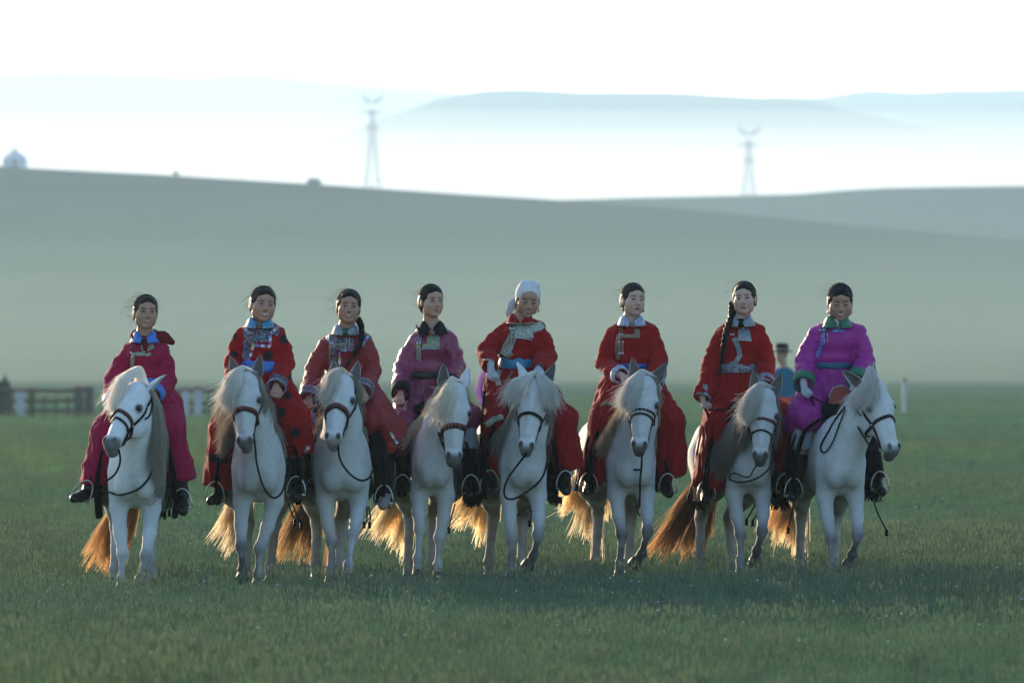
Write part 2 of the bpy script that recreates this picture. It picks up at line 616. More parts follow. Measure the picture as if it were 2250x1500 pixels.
def hair_mat(name, transl=.45, rough=.55):
    b = MatB(name)
    c = b.attr()
    d = b.n('ShaderNodeBsdfDiffuse'); b.put(d.inputs[0], c)
    t = b.n('ShaderNodeBsdfTranslucent'); b.put(t.inputs[0], c)
    g = b.n('ShaderNodeBsdfGlossy'); g.inputs['Roughness'].default_value = rough; b.put(g.inputs[0], b.mix(.5, c, (1, 1, 1)))
    m1 = b.n('ShaderNodeMixShader'); m1.inputs[0].default_value = transl
    b.put(m1.inputs[1], d.outputs[0]); b.put(m1.inputs[2], t.outputs[0])
    m2 = b.n('ShaderNodeMixShader'); m2.inputs[0].default_value = .08
    b.put(m2.inputs[1], m1.outputs[0]); b.put(m2.inputs[2], g.outputs[0])
    b.put(b.out.inputs['Surface'], m2.outputs[0])
    return b.m
M_MANE = hair_mat('mane_hair', .35)
M_TAIL = hair_mat('tail_hair', .75)


def rot_z(a):
    c, s_ = math.cos(a), math.sin(a); return np.array([[c, -s_, 0], [s_, c, 0], [0, 0, 1.]])


def head_frame(yaw, pitch, roll):
    """columns: lateral (x), down the face (u), face normal (f), for a head whose face looks along -Y and hangs down.
    yaw>0 turns the muzzle to +X, pitch = how far the muzzle pokes forward from vertical, roll tilts sideways"""
    lat = Vector((1, 0, 0)); u = Vector((0, -math.sin(pitch), -math.cos(pitch))); f = Vector((0, -math.cos(pitch), math.sin(pitch)))
    R = Matrix.Rotation(yaw, 3, 'Z') @ Matrix.Rotation(roll, 3, 'Y')
    return np.array([list(R @ lat), list(R @ u), list(R @ f)]).T


LEGZ = .92
def build_horse(spec):
    """spec coordinates are in metres, local: forward = -Y, up = Z, origin on the grass below the withers"""
    root = empty('horse', spec['loc'], spec['label'], 'horse', 'white horses ridden in a row')
    root.rotation_euler = (0, 0, spec.get('yaw', 0))
    wd = spec.get('wide', 1.0); dz = spec.get('dz', 0)
    poll = np.array(spec['poll'], float)
    H = head_frame(spec['hyaw'], spec['hpitch'], spec['hroll'])
    hs = spec.get('hs', 1.0)
    def hp(x, u, f): return poll + H @ (np.array([x, u, f]) * hs)
    ext = [hp(x, u, f) for x in (-.12, .12) for u in (-.08, .56) for f in (-.25, .12)]
    lo = np.min(ext, 0); hi = np.max(ext, 0)
    h = .0125
    # finer samples round the head
    B = Body(axis(min(-.33, lo[0] - .02), max(.33, hi[0] + .02), h, [(lo[0] + .02, hi[0] - .02)], .0085),
             axis(min(-.75, lo[1] - .02), 1.25, .0165, [(lo[1], min(hi[1], lo[1] + .45))], .0095),
             axis(-.02, max(1.42, hi[2] + .03), .0135, [(lo[2], hi[2])], .0095))
    # trunk
    B.ell((0, .30, .88 + dz), (.225 * wd, .50, .275), .08)
    B.ell((0, -.06, .90 + dz), (.165 * wd, .30, .28), .08)
    B.ell((0, .08, 1.08 + dz), (.08, .34, .12), .10)
    for s in (-1, 1):
        B.ell((s * .098 * wd, -.10, .88 + dz), (.082 * min(1, wd), .20, .24), .06)
        B.ell((s * .072 * wd, -.285, .775 + dz), (.074 * wd, .085, .095), .032)
        B.ell((s * .12, .82, .93), (.15, .28, .25), .08)
    B.ell((0, .86, 1.0), (.20, .30, .19), .08)
    B.ell((0, 1.06, 1.04), (.05, .10, .06), .06)
    B.cap((0, -.36, .84), (0, -.36, .70), .012, .012, .03, op='sub')   # breast furrow
    # neck
    nb = np.array((0, -.16, .93)); mid = (nb + (poll + H @ np.array((0, .06, -.10)))) * .5 + np.array((0, -.03, .03))
    top = hp(0, .05, -.09)
    B.chain([nb, mid, top], [.178 * wd, .138, .098], .08, sq=((1, 0, 0), .88))
    B.cap(nb + (0, .16, .08), top + (0, .05, .02), .11, .06, .09)
    B.cap((0, -.30, .85), hp(0, .16, -.17), .10, .065, .08)
    # head
    B.ell(hp(0, .05, .0), np.array((.088, .095, .088)) * hs, .03, H)
    B.ell(hp(0, .15, .0), np.array((.108, .12, .080)) * hs, .03, H)
    for s in (-1, 1):
        B.ell(hp(s * .045, .19, -.085), np.array((.052, .125, .105)) * hs, .03, H)
        B.ell(hp(s * .088, .160, .022), np.array((.026, .036, .028)) * hs, .02, H)
        B.cap(hp(s * .070, .135, .050), hp(s * .100, .150, .022), .012 * hs, .010 * hs, .012)
    B.cap(hp(0, .18, .0), hp(0, .40, .0), .086 * hs, .056 * hs, .03, sq=(H[:, 2], .85))
    B.cap(hp(0, .20, -.07), hp(0, .42, -.035), .06 * hs, .042 * hs, .03)
    B.cap(hp(0, .12, .072), hp(0, .38, .046), .022 * hs, .018 * hs, .03)
    B.ell(hp(0, .450, .0), np.array((.056, .066, .052)) * hs, .02, H)
    B.ell(hp(0, .485, -.045), np.array((.042, .040, .036)) * hs, .015, H)
    for s in (-1, 1):
        B.ell(hp(s * .036, .445, .028), np.array((.024, .034, .022)) * hs, .012, H)
        B.ell(hp(s * .040, .455, .052), np.array((.011, .019, .016)) * hs, .008, H, op='sub')
        B.ell(hp(s * .110, .172, .034), np.array((.014, .017, .018)) * hs, .008, H, op='sub')
    B.cap(hp(-.05, .492, -.012), hp(.05, .492, -.012), .005, .005, .008, op='sub')
    # legs
    feet = []
    for i, s in enumerate((-1, 1)):
        L = spec['front'][i]
        hoof = np.array(L['hoof'], float); knee = np.array(L['knee'], float); fet = np.array(L['fet'], float)
        elb = np.array((s * .120 * wd ** .5, -.13, .62 + dz))
        B.cap((s * .112 * wd, -.16, .86 + dz), elb, .084 * min(1, wd * 1.05), .066, .045)
        B.chain([elb, elb * .45 + knee * .55 + (s * .006, 0, 0), knee], [.063, .047, .037], .022)
        B.ell(knee, (.047, .046, .052), .014)
        B.chain([knee - (0, 0, .03), (knee + fet) / 2, fet], [.034, .0225, .028], .014)
        B.ell(fet, (.039, .042, .038), .014)
        dirp = hoof - fet
        B.cap(fet, fet + dirp * .62, .030, .038, .014)
        feet.append((fet + dirp * .60, hoof))
    for i, s in enumerate((-1, 1)):
        L = spec['hind'][i]
        hock = np.array(L['hock'], float); fet = np.array(L['fet'], float); hoof = np.array(L['hoof'], float)
        stif = np.array((s * .165, .58, .70))
        B.cap((s * .14, .80, .90), stif, .16, .125, .06)
        B.cap((s * .14, .92, .86), (hock + stif) / 2 + (0, .08, .03), .13, .075, .06)
        B.cap(stif, hock + (0, -.01, .03), .115, .046, .05)
        B.cap(hock + (0, .03, .05), hock, .028, .040, .02)
        B.ell(hock, (.044, .052, .056), .02)
        B.chain([hock, (hock + fet) / 2, fet], [.042, .033, .036], .02)
        B.ell(fet, (.041, .044, .042), .02)
        B.cap(fet, fet + (hoof - fet) * .62, .034, .040, .02)
        feet.append((fet + (hoof - fet) * .60, hoof))
    V, Q = B.mesh(); V, Q = keep_main(V, Q)
    V = V.astype(np.float64)
    # coat colour: near-white body, dark muzzle, smoky knees and lower legs, dirt and painted shade on the hind legs
    rel = (V - poll) @ H / hs
    base = np.array(spec.get('coat', (.62, .63, .645)))
    c = np.tile(base, (len(V), 1))
    def blend(m, col):
        nonlocal c
        m = np.clip(m, 0, 1)[:, None]; c = c * (1 - m) + np.array(col) * m
    inhead = (rel[:, 1] > -.1) & (rel[:, 1] < .6) & (np.abs(rel[:, 0]) < .16) & (rel[:, 2] > -.16) & (rel[:, 2] < .16)
    nz = fbm(V, 24, 3)
    mz = (rel[:, 1] + .012 * nz - spec.get('muz', .40)) / .055 + np.where(rel[:, 2] > .03, -.2, 0)
    blend(np.where(inhead, smooth01(mz) * .95, 0), spec.get('muzcol', (.040, .036, .036)))
    for s in (-1, 1):
        dn = np.linalg.norm((rel - np.array((s * .040, .455, .048))) / np.array((1, 1.5, 1.3)), axis=1)
        blend(np.where(inhead, (.022 - dn) / .010, 0), (.008, .006, .006))
        de = np.linalg.norm((rel - np.array((s * .108, .174, .035))) / np.array((1, 1.0, 1)), axis=1)
        blend(np.where(inhead, (.043 - de) / .022, 0) * .92, (.03, .028, .028))
    # grey mottling, then fore body greyer lower down
    blend(np.where(V[:, 2] > .45, (fbm(V, 7, spec['seed']) - .05) * np.where(inhead, .3, .6), 0), base * .58)
    blend(np.where(V[:, 2] > .45, np.clip(fbm(V, 26, spec['seed'] + 3, 2) - .25, 0, 1) * np.where(inhead, .2, .55), 0), base * .55)
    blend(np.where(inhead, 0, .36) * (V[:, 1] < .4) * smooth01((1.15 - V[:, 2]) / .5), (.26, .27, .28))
    knees = spec.get('kneecol', (.045, .043, .045))
    for L in spec['front']:
        k = np.array(L['knee']); f_ = np.array(L['fet'])
        m = np.exp(-((V[:, 2] - k[2] + .01) / .075) ** 2) * (np.abs(V[:, 0] - k[0]) < .10) * (np.abs(V[:, 1] - k[1]) < .2)
        blend(m * (L.get('dark', .7) + .25 * nz), knees)
        lowm = smooth01((k[2] - .02 - V[:, 2]) / .10) * (np.abs(V[:, 0] - (k[0] + f_[0]) / 2) < .11) * (V[:, 1] < .15)
        blend(lowm * (.25 + L.get('low', .35) + .25 * nz), knees)
    blend(smooth01((.90 - V[:, 2]) / .25) * (V[:, 1] > .3) * np.clip(.72 + .25 * nz, 0, .95), (.15, .125, .105))  # dirt on the hind legs, plus their shade worked into the coat colour
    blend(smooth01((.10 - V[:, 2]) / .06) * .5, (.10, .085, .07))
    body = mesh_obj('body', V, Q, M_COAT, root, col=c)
    bv = bvh_of(body)
    # hooves
    for a, hf in feet:
        a = Vector(a); hf = Vector(hf); d = (hf - a).normalized()
        fwd = Vector((0, -1, 0)); fwd = (fwd - d * fwd.dot(d)).normalized(); lat = d.cross(fwd)
        V2 = []; F2 = []
        rings = [(-.015, .036, .036, 0), (.012, .043, .044, .004), (.05, .054, .058, .016), (.056, .050, .054, .016)]
        for t, ra, rb, off in rings:
            for j in range(14):
                an = 2 * math.pi * j / 14
                V2.append(tuple(a + d * t + lat * math.cos(an) * ra + fwd * (math.sin(an) * rb + off)))
        for i in range(3):
            for j in range(14): F2.append((i * 14 + j, i * 14 + (j + 1) % 14, (i + 1) * 14 + (j + 1) % 14, (i + 1) * 14 + j))
        F2.append(tuple(range(14))[::-1]); F2.append(tuple(range(42, 56)))
        mesh_obj('hoof', V2, F2, M_HOOF, root)
    # ears: cupped leaves
    for i, s in enumerate((-1, 1)):
        e_out, e_fwd, open_ = spec.get('ears', ((.35, .1, 1.0), (.35, .1, 1.0)))[i]
        base_p = hp(s * .064, -.005, -.035)
        up = -H[:, 1]; lat = H[:, 0] * s; f = H[:, 2]
        axis_d = up + lat * e_out + f * e_fwd; axis_d /= np.linalg.norm(axis_d)
        face = f * open_ + lat * (1 - abs(open_)) * 1.2; face -= axis_d * (face @ axis_d); face /= np.linalg.norm(face)
        side = np.cross(axis_d, face)
        Ln = .168 * hs; V2 = []; F2 = []; cc = []
        nr, ns = 12, 11
        for layer in (0, 1):
            for r in range(nr):
                t = r / (nr - 1)
                wv = .040 * hs * (math.sin(math.pi * min(1, .22 + .78 * t) ** .9) ** .75 if t < .98 else .02) * (1.12 if t < .4 else 1)
                if t > .97: wv = .003
                for q in range(ns):
                    w_ = (q / (ns - 1)) * 2 - 1
                    an = w_ * (1.45 if t < .35 else 1.45 - .55 * (t - .35))
                    pp = base_p + axis_d * (Ln * t) + side * math.sin(an) * wv - face * (math.cos(an) * wv * 1.0 - .012)
                    pp = pp - face * (0.004 if layer == 0 else 0)
                    V2.append(tuple(pp)); cc.append(base * .95 if layer == 0 else (np.array((.11, .10, .10)) if abs(w_) < .75 else base * .8))
        for layer in (0, 1):
            o = layer * nr * ns
            for r in range(nr - 1):
                for q in range(ns - 1):
                    a = o + r * ns + q; fq = (a, a + 1, a + ns + 1, a + ns)
                    F2.append(fq if layer else fq[::-1])
        for r in range(nr - 1):
            for q in (0, ns - 1):
                a = r * ns + q; o = nr * ns
                F2.append((a, a + ns, a + ns + o, a + o))
        mesh_obj('ear', V2, F2, M_COAT, root, col=np.array(cc))
    # eyes
    for s in (-1, 1):
        e = Vector(hp(s * .091, .172, .031)); V2 = []; F2 = []
        n, m = 8, 12
        for i in range(n + 1):
            for j in range(m):
                ph, th = math.pi * i / n, 2 * math.pi * j / m
                V2.append(tuple(np.array(e) + H @ (np.array((math.sin(ph) * math.cos(th) * .021, math.sin(ph) * math.sin(th) * .021, math.cos(ph) * .023)) * hs)))
        for i in range(n):
            for j in range(m): F2.append((i * m + j, (i + 1) * m + j, (i + 1) * m + (j + 1) % m, i * m + (j + 1) % m))
        mesh_obj('eye', V2, F2, M_EYE, root)
    # ------- mane: strands rooted along the crest, blown and falling to one side
    R = np.random.default_rng(spec['seed'])
    side = spec.get('mane_side', 1)
    crest = smooth_path([hp(0, -.035, -.03), hp(0, -.02, -.12) + (0, .02, 0), mid + (0, .16, .075), np.array((0, -.06, 1.17)), np.array((0, .10, 1.19))], 40)
    crest = np.array(crest)
    def strands(n, m, rootf, pathf):
        out = np.zeros((n, m, 3))
        for i in range(n): out[i] = pathf(rootf(i), m)
        return out
    ml = spec.get('mane_len', .36)
    S = []; C = []
    n_m = int(spec.get('mane_n', 1500) * 2.0); m = 9
    clump = R.normal(0, 1, (60, 3))
    for i in range(n_m):
        u = R.uniform(0, 1) ** .85; k = u * 39; kk = int(k)
        r0 = crest[kk] * (1 - (k - kk)) + crest[kk + 1] * (k - kk) + R.normal(0, .006, 3)
        cl = clump[int(u * 59)]
        sd = side if R.uniform() < spec.get('mane_bias', .85) else -side
        ln = ml * (.75 + .25 * R.uniform()) * (1 + .10 * cl[0]) * (1 - .25 * max(0, u - .7) / .3)
        w0 = .10 + .09 * u + .012 * cl[1]
        t = np.linspace(0, 1, m)[:, None]
        outw = np.array((sd, -.18, 0.)) * (w0 * .85 + .035 * R.uniform())
        x = r0 + outw * np.sin(np.minimum(t * 2.1, 1.57)) + np.array((0, 0, 1.)) * (.035 * np.sin(t * 3.1) * (t < .5) - ln * np.clip(t - .12, 0, 1) ** 1.15)
        wav = (.014 * np.sin(t * 7 + cl[2] * 3) + .010 * np.sin(t * 13 + cl[1] * 5)) * t
        x = x + np.array((.9, -.4, 0)) * wav + R.normal(0, .011, 3) * t + np.array((spec.get('wind', -.05), 0, 0)) * t ** 2
        S.append(x)
    S = np.array(S)
    # keep strands outside the body surface
    flat = S.reshape(-1, 3)
    for i in range(len(flat)):
        if i % m == 0: continue
        hit = bv.find_nearest(Vector(flat[i]))
        if hit[0] is not None:
            d = Vector(flat[i]) - hit[0]
            if d.dot(hit[1]) < .004 and d.length < .25:
                flat[i] = hit[0] + hit[1] * (.004 + .018 * ((i // m * 7919) % 17) / 17)
    S = flat.reshape(S.shape)
    tint = R.uniform(.75, 1.08, (n_m, 1, 1))
    mc0, mc1 = [np.array(q) for q in spec.get('mane_col', ((.55, .50, .44), (.38, .31, .24)))]
    tt = np.linspace(0, 1, m)[None, :, None]
    hair_obj('mane', S, np.linspace(.0015, .0006, m), M_MANE, root, (mc0 * .8 * (1 - tt) + mc1 * .8 * tt) * tint)
    # ------- forelock
    F0 = hp(0, -.045, -.01)
    fs = spec.get('forelock', (-1, .22, .30))      # side, sideways reach, length
    S = []
    n_f = int(spec.get('fore_n', 850) * 2.6)
    for i in range(n_f):
        a = R.normal(0, 1, 3)
        r0 = F0 + H[:, 0] * R.normal(0, .022) + H[:, 2] * R.uniform(-.05, .02) - H[:, 1] * .0
        sd = fs[0] if R.uniform() < (fs[3] if len(fs) > 3 else 1.1) else -fs[0]
        q = int(R.integers(0, 14)); cl = clump[q]
        t = np.linspace(0, 1, m)[:, None]
        ln = fs[2] * R.uniform(.65, 1.05); rc = fs[1] * .78 * (.25 + .8 * (q / 14)) + .012 * a[0]
        lift = spec.get('fore_lift', .03)
        fq = q / 13.0; u_ = R.normal(0, 1, 4)
        k1 = hp(sd * (.010 + .020 * fq), -.03 - lift * R.uniform(.4, 1.1), .055)
        pt_ = .16 if len(fs) > 3 else 0.0
        k2 = hp(sd * (fs[1] * (.14 + pt_ + .24 * fq) + .008 * u_[0]), .045 + .03 * (1 - fq) - lift * .5, .112)
        k3 = hp(sd * (fs[1] * (.24 + pt_ + .22 * fq) + .012 * u_[1]), ln * (.50 + .22 * (1 - fq)), .095 - .03 * fq)
        k4 = hp(sd * (fs[1] * (.30 + pt_ + .26 * fq) + .018 * u_[2]), ln * (.82 + .22 * (1 - fq)), .060 - .05 * fq)
        x = np.array(smooth_path([r0, k1, k2, k3, k4], m - 1))
        x = x + np.array((spec.get('wind', -.05) * .45, 0, 0)) * t ** 2 * R.uniform(0, 1.6) + R.normal(0, .014, 3) * t + (R.normal(0, .045, 3) * t * t if R.uniform() < .22 else 0) + np.array((.006, 0, .004)) * np.sin(t * 9 + cl[0] * 4)
        S.append(x)
    S = np.array(S); flat = S.reshape(-1, 3)
    for i in range(len(flat)):
        if i % m == 0: continue
        hit = bv.find_nearest(Vector(flat[i]))
        if hit[0] is not None:
            d = Vector(flat[i]) - hit[0]
            if d.dot(hit[1]) < .003 and d.length < .2:
                flat[i] = hit[0] + hit[1] * (.003 + .014 * ((i // m * 7919) % 17) / 17)
    S = flat.reshape(S.shape)
    tint = R.uniform(.8, 1.05, (n_f, 1, 1))
    fc = np.array(spec.get('fore_col', (.62, .60, .57)))
    hair_obj('forelock', S, np.linspace(.0013, .0005, m), M_MANE, root, fc * 1.4 * tint * (1 - .10 * tt))
    # ------- tail
    m = 14
    n_t = int(spec.get('tail_n', 1700) * 1.5)
    T0 = np.array((0, 1.10, 1.03))
    inv = rot_z(-spec.get('yaw', 0))
    off = np.array(spec['loc'])
    S = []; C = []
    tip_a, tip_b = [np.array(q) for q in spec['tail']]        # two world points: ends of the fan of tips
    tip_a = inv @ (tip_a - off); tip_b = inv @ (tip_b - off)
    tc0, tc1 = [np.array(q) for q in spec['tail_col']]
    ncl = 46
    cw = R.uniform(0, 1, ncl); ct = R.uniform(0, 1, ncl); cd = R.uniform(-1, 1, (ncl, 3))
    for i in range(n_t):
        q = R.integers(0, ncl); w = np.clip(cw[q] + R.normal(0, .012), 0, 1)
        tip = tip_a * (1 - w) + tip_b * w; tip = tip + (tip - T0) * .04
        ln = (.66 + .34 * ct[q]) * (1 - .42 * R.uniform() ** 2.2)
        r0 = T0 + R.normal(0, .014, 3)
        p1 = T0 + np.array((0, .17, -.13)) + cd[q] * .03 + R.normal(0, .01, 3)
        p2 = p1 * .55 + tip * .45 + np.array((0, .05, -.06)) + cd[q] * .05
        tipr = tip + cd[q] * np.array((.035, .08, .035)) + R.normal(0, .014, 3) * np.array((1, 2, 1))
        t = (np.linspace(0, 1, m) * ln)[:, None]
        x = (1 - t) ** 3 * r0 + 3 * (1 - t) ** 2 * t * p1 + 3 * (1 - t) * t * t * p2 + t ** 3 * tipr
        x = x + cd[(q * 7) % ncl] * .016 * np.sin(t * 9 + q) * t + R.normal(0, .016, 3) * t ** 2
        if R.uniform() < .04: x = x + R.normal(0, .05, 3) * t ** 2
        x[:, 2] = np.maximum(x[:, 2], .05)
        S.append(x)
        dk = (.60 + .75 * ct[(q * 3) % ncl]) * spec.get('tail_gain', 1.0)
        col = (tc0 * (1 - t) + tc1 * t) * dk * R.uniform(.85, 1.1)
        C.append(col)
    hair_obj('tail', np.array(S), np.linspace(.0022, .0010, m), M_TAIL, root, np.array(C))
    # tuft behind the fetlocks kept short
    return dict(root=root, bv=bv, hp=hp, H=H, hs=hs, poll=poll, body=body)

# ---------------------------------------------------------------- the eight horses
def depth_of(base_py):
    return CAMZ * FPX / (base_py - 800.0)

HS = {}
HORSES = [
 dict(cx=300, base=1298, yaw=1, coat=(.78, .80, .83), dz=-.03, wide=.95, label='white pony with head turned left and combed-over forelock, leftmost in the row',
      poll=(303, 856), hyaw=-30, hpitch=38, hroll=4, hs=1.06, muz=.395,
      front=[((270, 1216), (267, 1272), (267, 1296), .0, .25, .1), ((321, 1220), (307, 1272), (303, 1294), -.05, .6, .4)],
      hind=[(255, 1180, 252, 1262, .0), (332, 1180, 333, 1262, .1)],
      tail=((190, 1236), (256, 1262)), tail_gain=1.2, tail_col=((.24, .13, .055), (.55, .32, .12)), mane_side=1, mane_bias=1.0, mane_len=.62, mane_n=2000, forelock=(-1, .20, .20), fore_lift=.10, wind=-.03,
      mane_col=((.60, .57, .52), (.42, .37, .30)), ears=((.9, -.5, .2), (.62, .25, -.35)), fore_col=(.80, .74, .66)),
 dict(cx=571, coat=(.58, .59, .60), base=1290, yaw=2, dz=.0, wide=0.94, label='white pony with dark muzzle and red-lined noseband, under the woman in the spotted robe',
      poll=(540, 830), hyaw=-7, hpitch=16, hroll=-2, hs=1.04, muz=.40,
      front=[((530, 1198), (532, 1252), (532, 1270), -.06, .9, .95), ((571, 1204), (567, 1258), (566, 1288), .02, .35, .1)],
      hind=[(545, 1160, 540, 1252, .1), (604, 1160, 594, 1256, .0)],
      tail=((456, 1188), (508, 1228)), tail_col=((.50, .36, .20), (.80, .66, .44)), mane_side=1, mane_bias=.72, mane_len=.28, mane_n=1500, forelock=(-1, .21, .22), wind=-.10,
      mane_col=((.58, .54, .48), (.45, .38, .29)), ears=((.30, .1, 1.), (.22, .15, 1.)), tail_n=900, fore_col=(.66, .63, .58)),
 dict(cx=757, base=1286, yaw=6, dz=.0, wide=1.08, label='white pony with upright ears, pinkish muzzle and brown tail, mouth slightly open',
      poll=(752, 836), hyaw=-9, hpitch=30, hroll=3, hs=1.06, muz=.43, muzcol=(.22, .17, .155),
      front=[((729, 1187), (727, 1250), (726, 1284), .0, .6, .3), ((775, 1174), (765, 1240), (759, 1282), -.16, .3, .0)],
      hind=[(696, 1150, 694, 1240, .0), (748, 1150, 747, 1240, .2)],
      tail=((594, 1226), (712, 1254)), tail_col=((.10, .05, .022), (.50, .30, .12)), mane_side=1, mane_bias=.9, mane_len=.16, mane_n=600, forelock=(-1, .15, .20), wind=-.04,
      mane_col=((.52, .48, .42), (.40, .34, .27)), ears=((.12, .1, 1.), (.15, .1, 1.)), fore_n=500, fore_col=(.58, .54, .48)),
 dict(cx=955, coat=(.66, .67, .685), base=1280, yaw=5, dz=.02, wide=0.68, label='white pony bending its neck to the right, under the woman in plum satin',
      poll=(998, 853), hyaw=8, hpitch=10, hroll=2, hs=1.10, muz=.42,
      front=[((922, 1160), (918, 1224), (918, 1276), -.06, .25, .1), ((966, 1180), (962, 1240), (961, 1276), .06, .3, .1)],
      hind=[(899, 1136, 897, 1240, .0), (953, 1130, 946, 1240, .2)],
      tail=((796, 1172), (888, 1228)), tail_gain=1.25, tail_col=((.46, .33, .18), (.86, .72, .48)), mane_side=1, mane_bias=.75, mane_len=.22, mane_n=800, forelock=(-1, .17, .22), wind=-.06,
      mane_col=((.66, .60, .50), (.62, .52, .38)), ears=((.06, .2, 1.), (.25, -.2, -.5)), fore_col=(.70, .66, .58)),
 dict(cx=1157, base=1280, yaw=8, dz=.02, wide=0.8, label='white pony with a shaggy parted forelock under the rider in the white headscarf',
      poll=(1176, 842), hyaw=-4, hpitch=14, hroll=7, hs=1.04, muz=.42,
      front=[((1125, 1183), (1122, 1240), (1121, 1276), .0, .6, .5), ((1182, 1174), (1173, 1218), (1160, 1240), -.10, .7, .6)],
      hind=[(1084, 1134, 1074, 1232, .0), (1150, 1140, 1145, 1236, .2)],
      tail=((976, 1136), (1062, 1208)), tail_gain=1.25, tail_col=((.48, .34, .18), (.88, .74, .49)), mane_side=1, mane_len=.32, mane_n=1500, forelock=(-1, .24, .175, .62), wind=-.03,
      mane_col=((.50, .46, .42), (.36, .30, .25)), ears=((.55, -.1, -.5), (.35, .2, 1.)), fore_col=(.60, .58, .55)),
 dict(cx=1393, coat=(.57, .58, .60), base=1276, yaw=8, dz=.02, wide=0.86, label='white pony with dark knees and flowing blond tail, facing straight ahead',
      poll=(1416, 838), hyaw=-3, hpitch=13, hroll=4, hs=1.06, muz=.42,
      front=[((1366, 1172), (1362, 1236), (1360, 1272), .0, .95, .6), ((1422, 1166), (1411, 1214), (1395, 1236), -.10, .95, .8)],
      hind=[(1314, 1124, 1309, 1228, .0), (1386, 1130, 1382, 1232, .2)],
      tail=((1204, 1096), (1322, 1232)), tail_gain=1.25, tail_col=((.50, .33, .16), (.88, .73, .48)), mane_side=-1, mane_len=.28, mane_n=1500, mane_bias=.65, forelock=(-1, .22, .22), wind=-.06,
      mane_col=((.52, .46, .38), (.52, .40, .26)), ears=((.20, .1, .9), (.55, .15, .9)), tail_n=2000, fore_col=(.58, .57, .55)),
 dict(cx=1650, coat=(.54, .55, .57), base=1274, yaw=8, dz=.02, wide=0.79, label='white pony standing slightly sideways with a long dark brown tail reaching the grass',
      poll=(1679, 864), hyaw=-4, hpitch=14, hroll=3, hs=1.04, muz=.41,
      front=[((1627, 1172), (1627, 1232), (1627, 1270), .0, .75, .3), ((1674, 1166), (1663, 1208), (1657, 1236), -.10, .9, .8)],
      hind=[(1540, 1140, 1536, 1234, .0), (1603, 1148, 1607, 1234, .15)],
      tail=((1420, 1212), (1546, 1242)), tail_col=((.055, .026, .013), (.42, .24, .10)), mane_side=-1, mane_len=.48, mane_n=1900, forelock=(-1, .23, .22), wind=-.06,
      mane_col=((.40, .36, .31), (.24, .19, .15)), ears=((.12, .1, 1.), (.32, .15, 1.)), tail_n=2300, fore_col=(.52, .50, .47)),
 dict(cx=1852, coat=(.66, .665, .68), base=1276, yaw=9, dz=.01, wide=0.9, label='white pony turning its head right under the woman in magenta, rightmost in the row',
      poll=(1916, 846), hyaw=33, hpitch=24, hroll=-3, hs=1.12, muz=.43,
      front=[((1826, 1180), (1828, 1240), (1829, 1272), .0, .75, .3), ((1884, 1174), (1873, 1216), (1863, 1240), -.10, .8, .7)],
      hind=[(1760, 1134, 1757, 1226, .0), (1837, 1140, 1834, 1230, .2)],
      tail=((1672, 1168), (1766, 1242)), tail_gain=1.2, tail_col=((.42, .26, .12), (.86, .66, .40)), mane_side=1, mane_bias=1.0, mane_len=.22, mane_n=900, forelock=(-1, .27, .17), fore_lift=.07, wind=-.12,
      mane_col=((.56, .52, .48), (.50, .42, .34)), ears=((.5, -.3, .2), (.12, .1, .6)), fore_col=(.56, .53, .50)),
]
import time as _t
_only = None
for n_, h in enumerate(HORSES):
    D = depth_of(h['base']); psi = math.radians(h['yaw'])
    cxp = W(h['cx'], h['base'], D)
    loc = Vector((cxp.x - .3 * math.sin(psi), D - D0, 0))
    Ri = rot_z(-psi)
    def LP(px, py, dy, D=D, loc=loc, Ri=Ri):
        return Ri @ (np.array(W(px, py, D + dy)) - np.array(loc))
    h['D'] = D; h['loc'] = loc; h['LP'] = LP; h['psi'] = psi
    if _only and str(n_ + 1) not in _only.split(','): continue
    fr = []
    for (k, f, ho, dk, dark, low) in h['front']:
        lifted = ho[1] < h['base'] - 25
        kd = -.20 + dk
        K_ = LP(k[0], k[1], kd); 
        Fp = LP(f[0], f[1], kd + (.11 if lifted else (-.02 if dk > -.12 else -.10)))
        Hp = LP(ho[0], ho[1], kd + (.19 if lifted else (-.06 if dk > -.12 else -.16)))
        Hp[2] = max(Hp[2], .005)
        fr.append(dict(knee=K_, fet=Fp, hoof=Hp, dark=dark, low=low))
    hd = []
    for i, (kx, ky, fx, fy, dd) in enumerate(h['hind']):
        hk = LP(kx, ky, .98 - dd); hk[2] = min(max(hk[2], .44), .50)
        ft = LP(fx, fy, .90 - dd); ft[2] = .13
        ho = ft + np.array((0, -.05, -.13))
        hd.append(dict(hock=hk, fet=ft, hoof=ho))
    dz = h['dz']
    sp = dict(h); sp.update(front=fr, hind=hd, yaw=psi, seed=100 + n_,
        poll=LP(h['poll'][0], h['poll'][1], -.50), hyaw=math.radians(h['hyaw']) - psi, hpitch=math.radians(h['hpitch']), hroll=math.radians(h['hroll']),
        tail=[np.array(W(*q, D + 1.45)) for q in h['tail']])
    t0 = _t.time()
    HS[n_] = build_horse(sp)
    print('horse', n_ + 1, round(_t.time() - t0, 2), len(HS[n_]['body'].data.vertices))

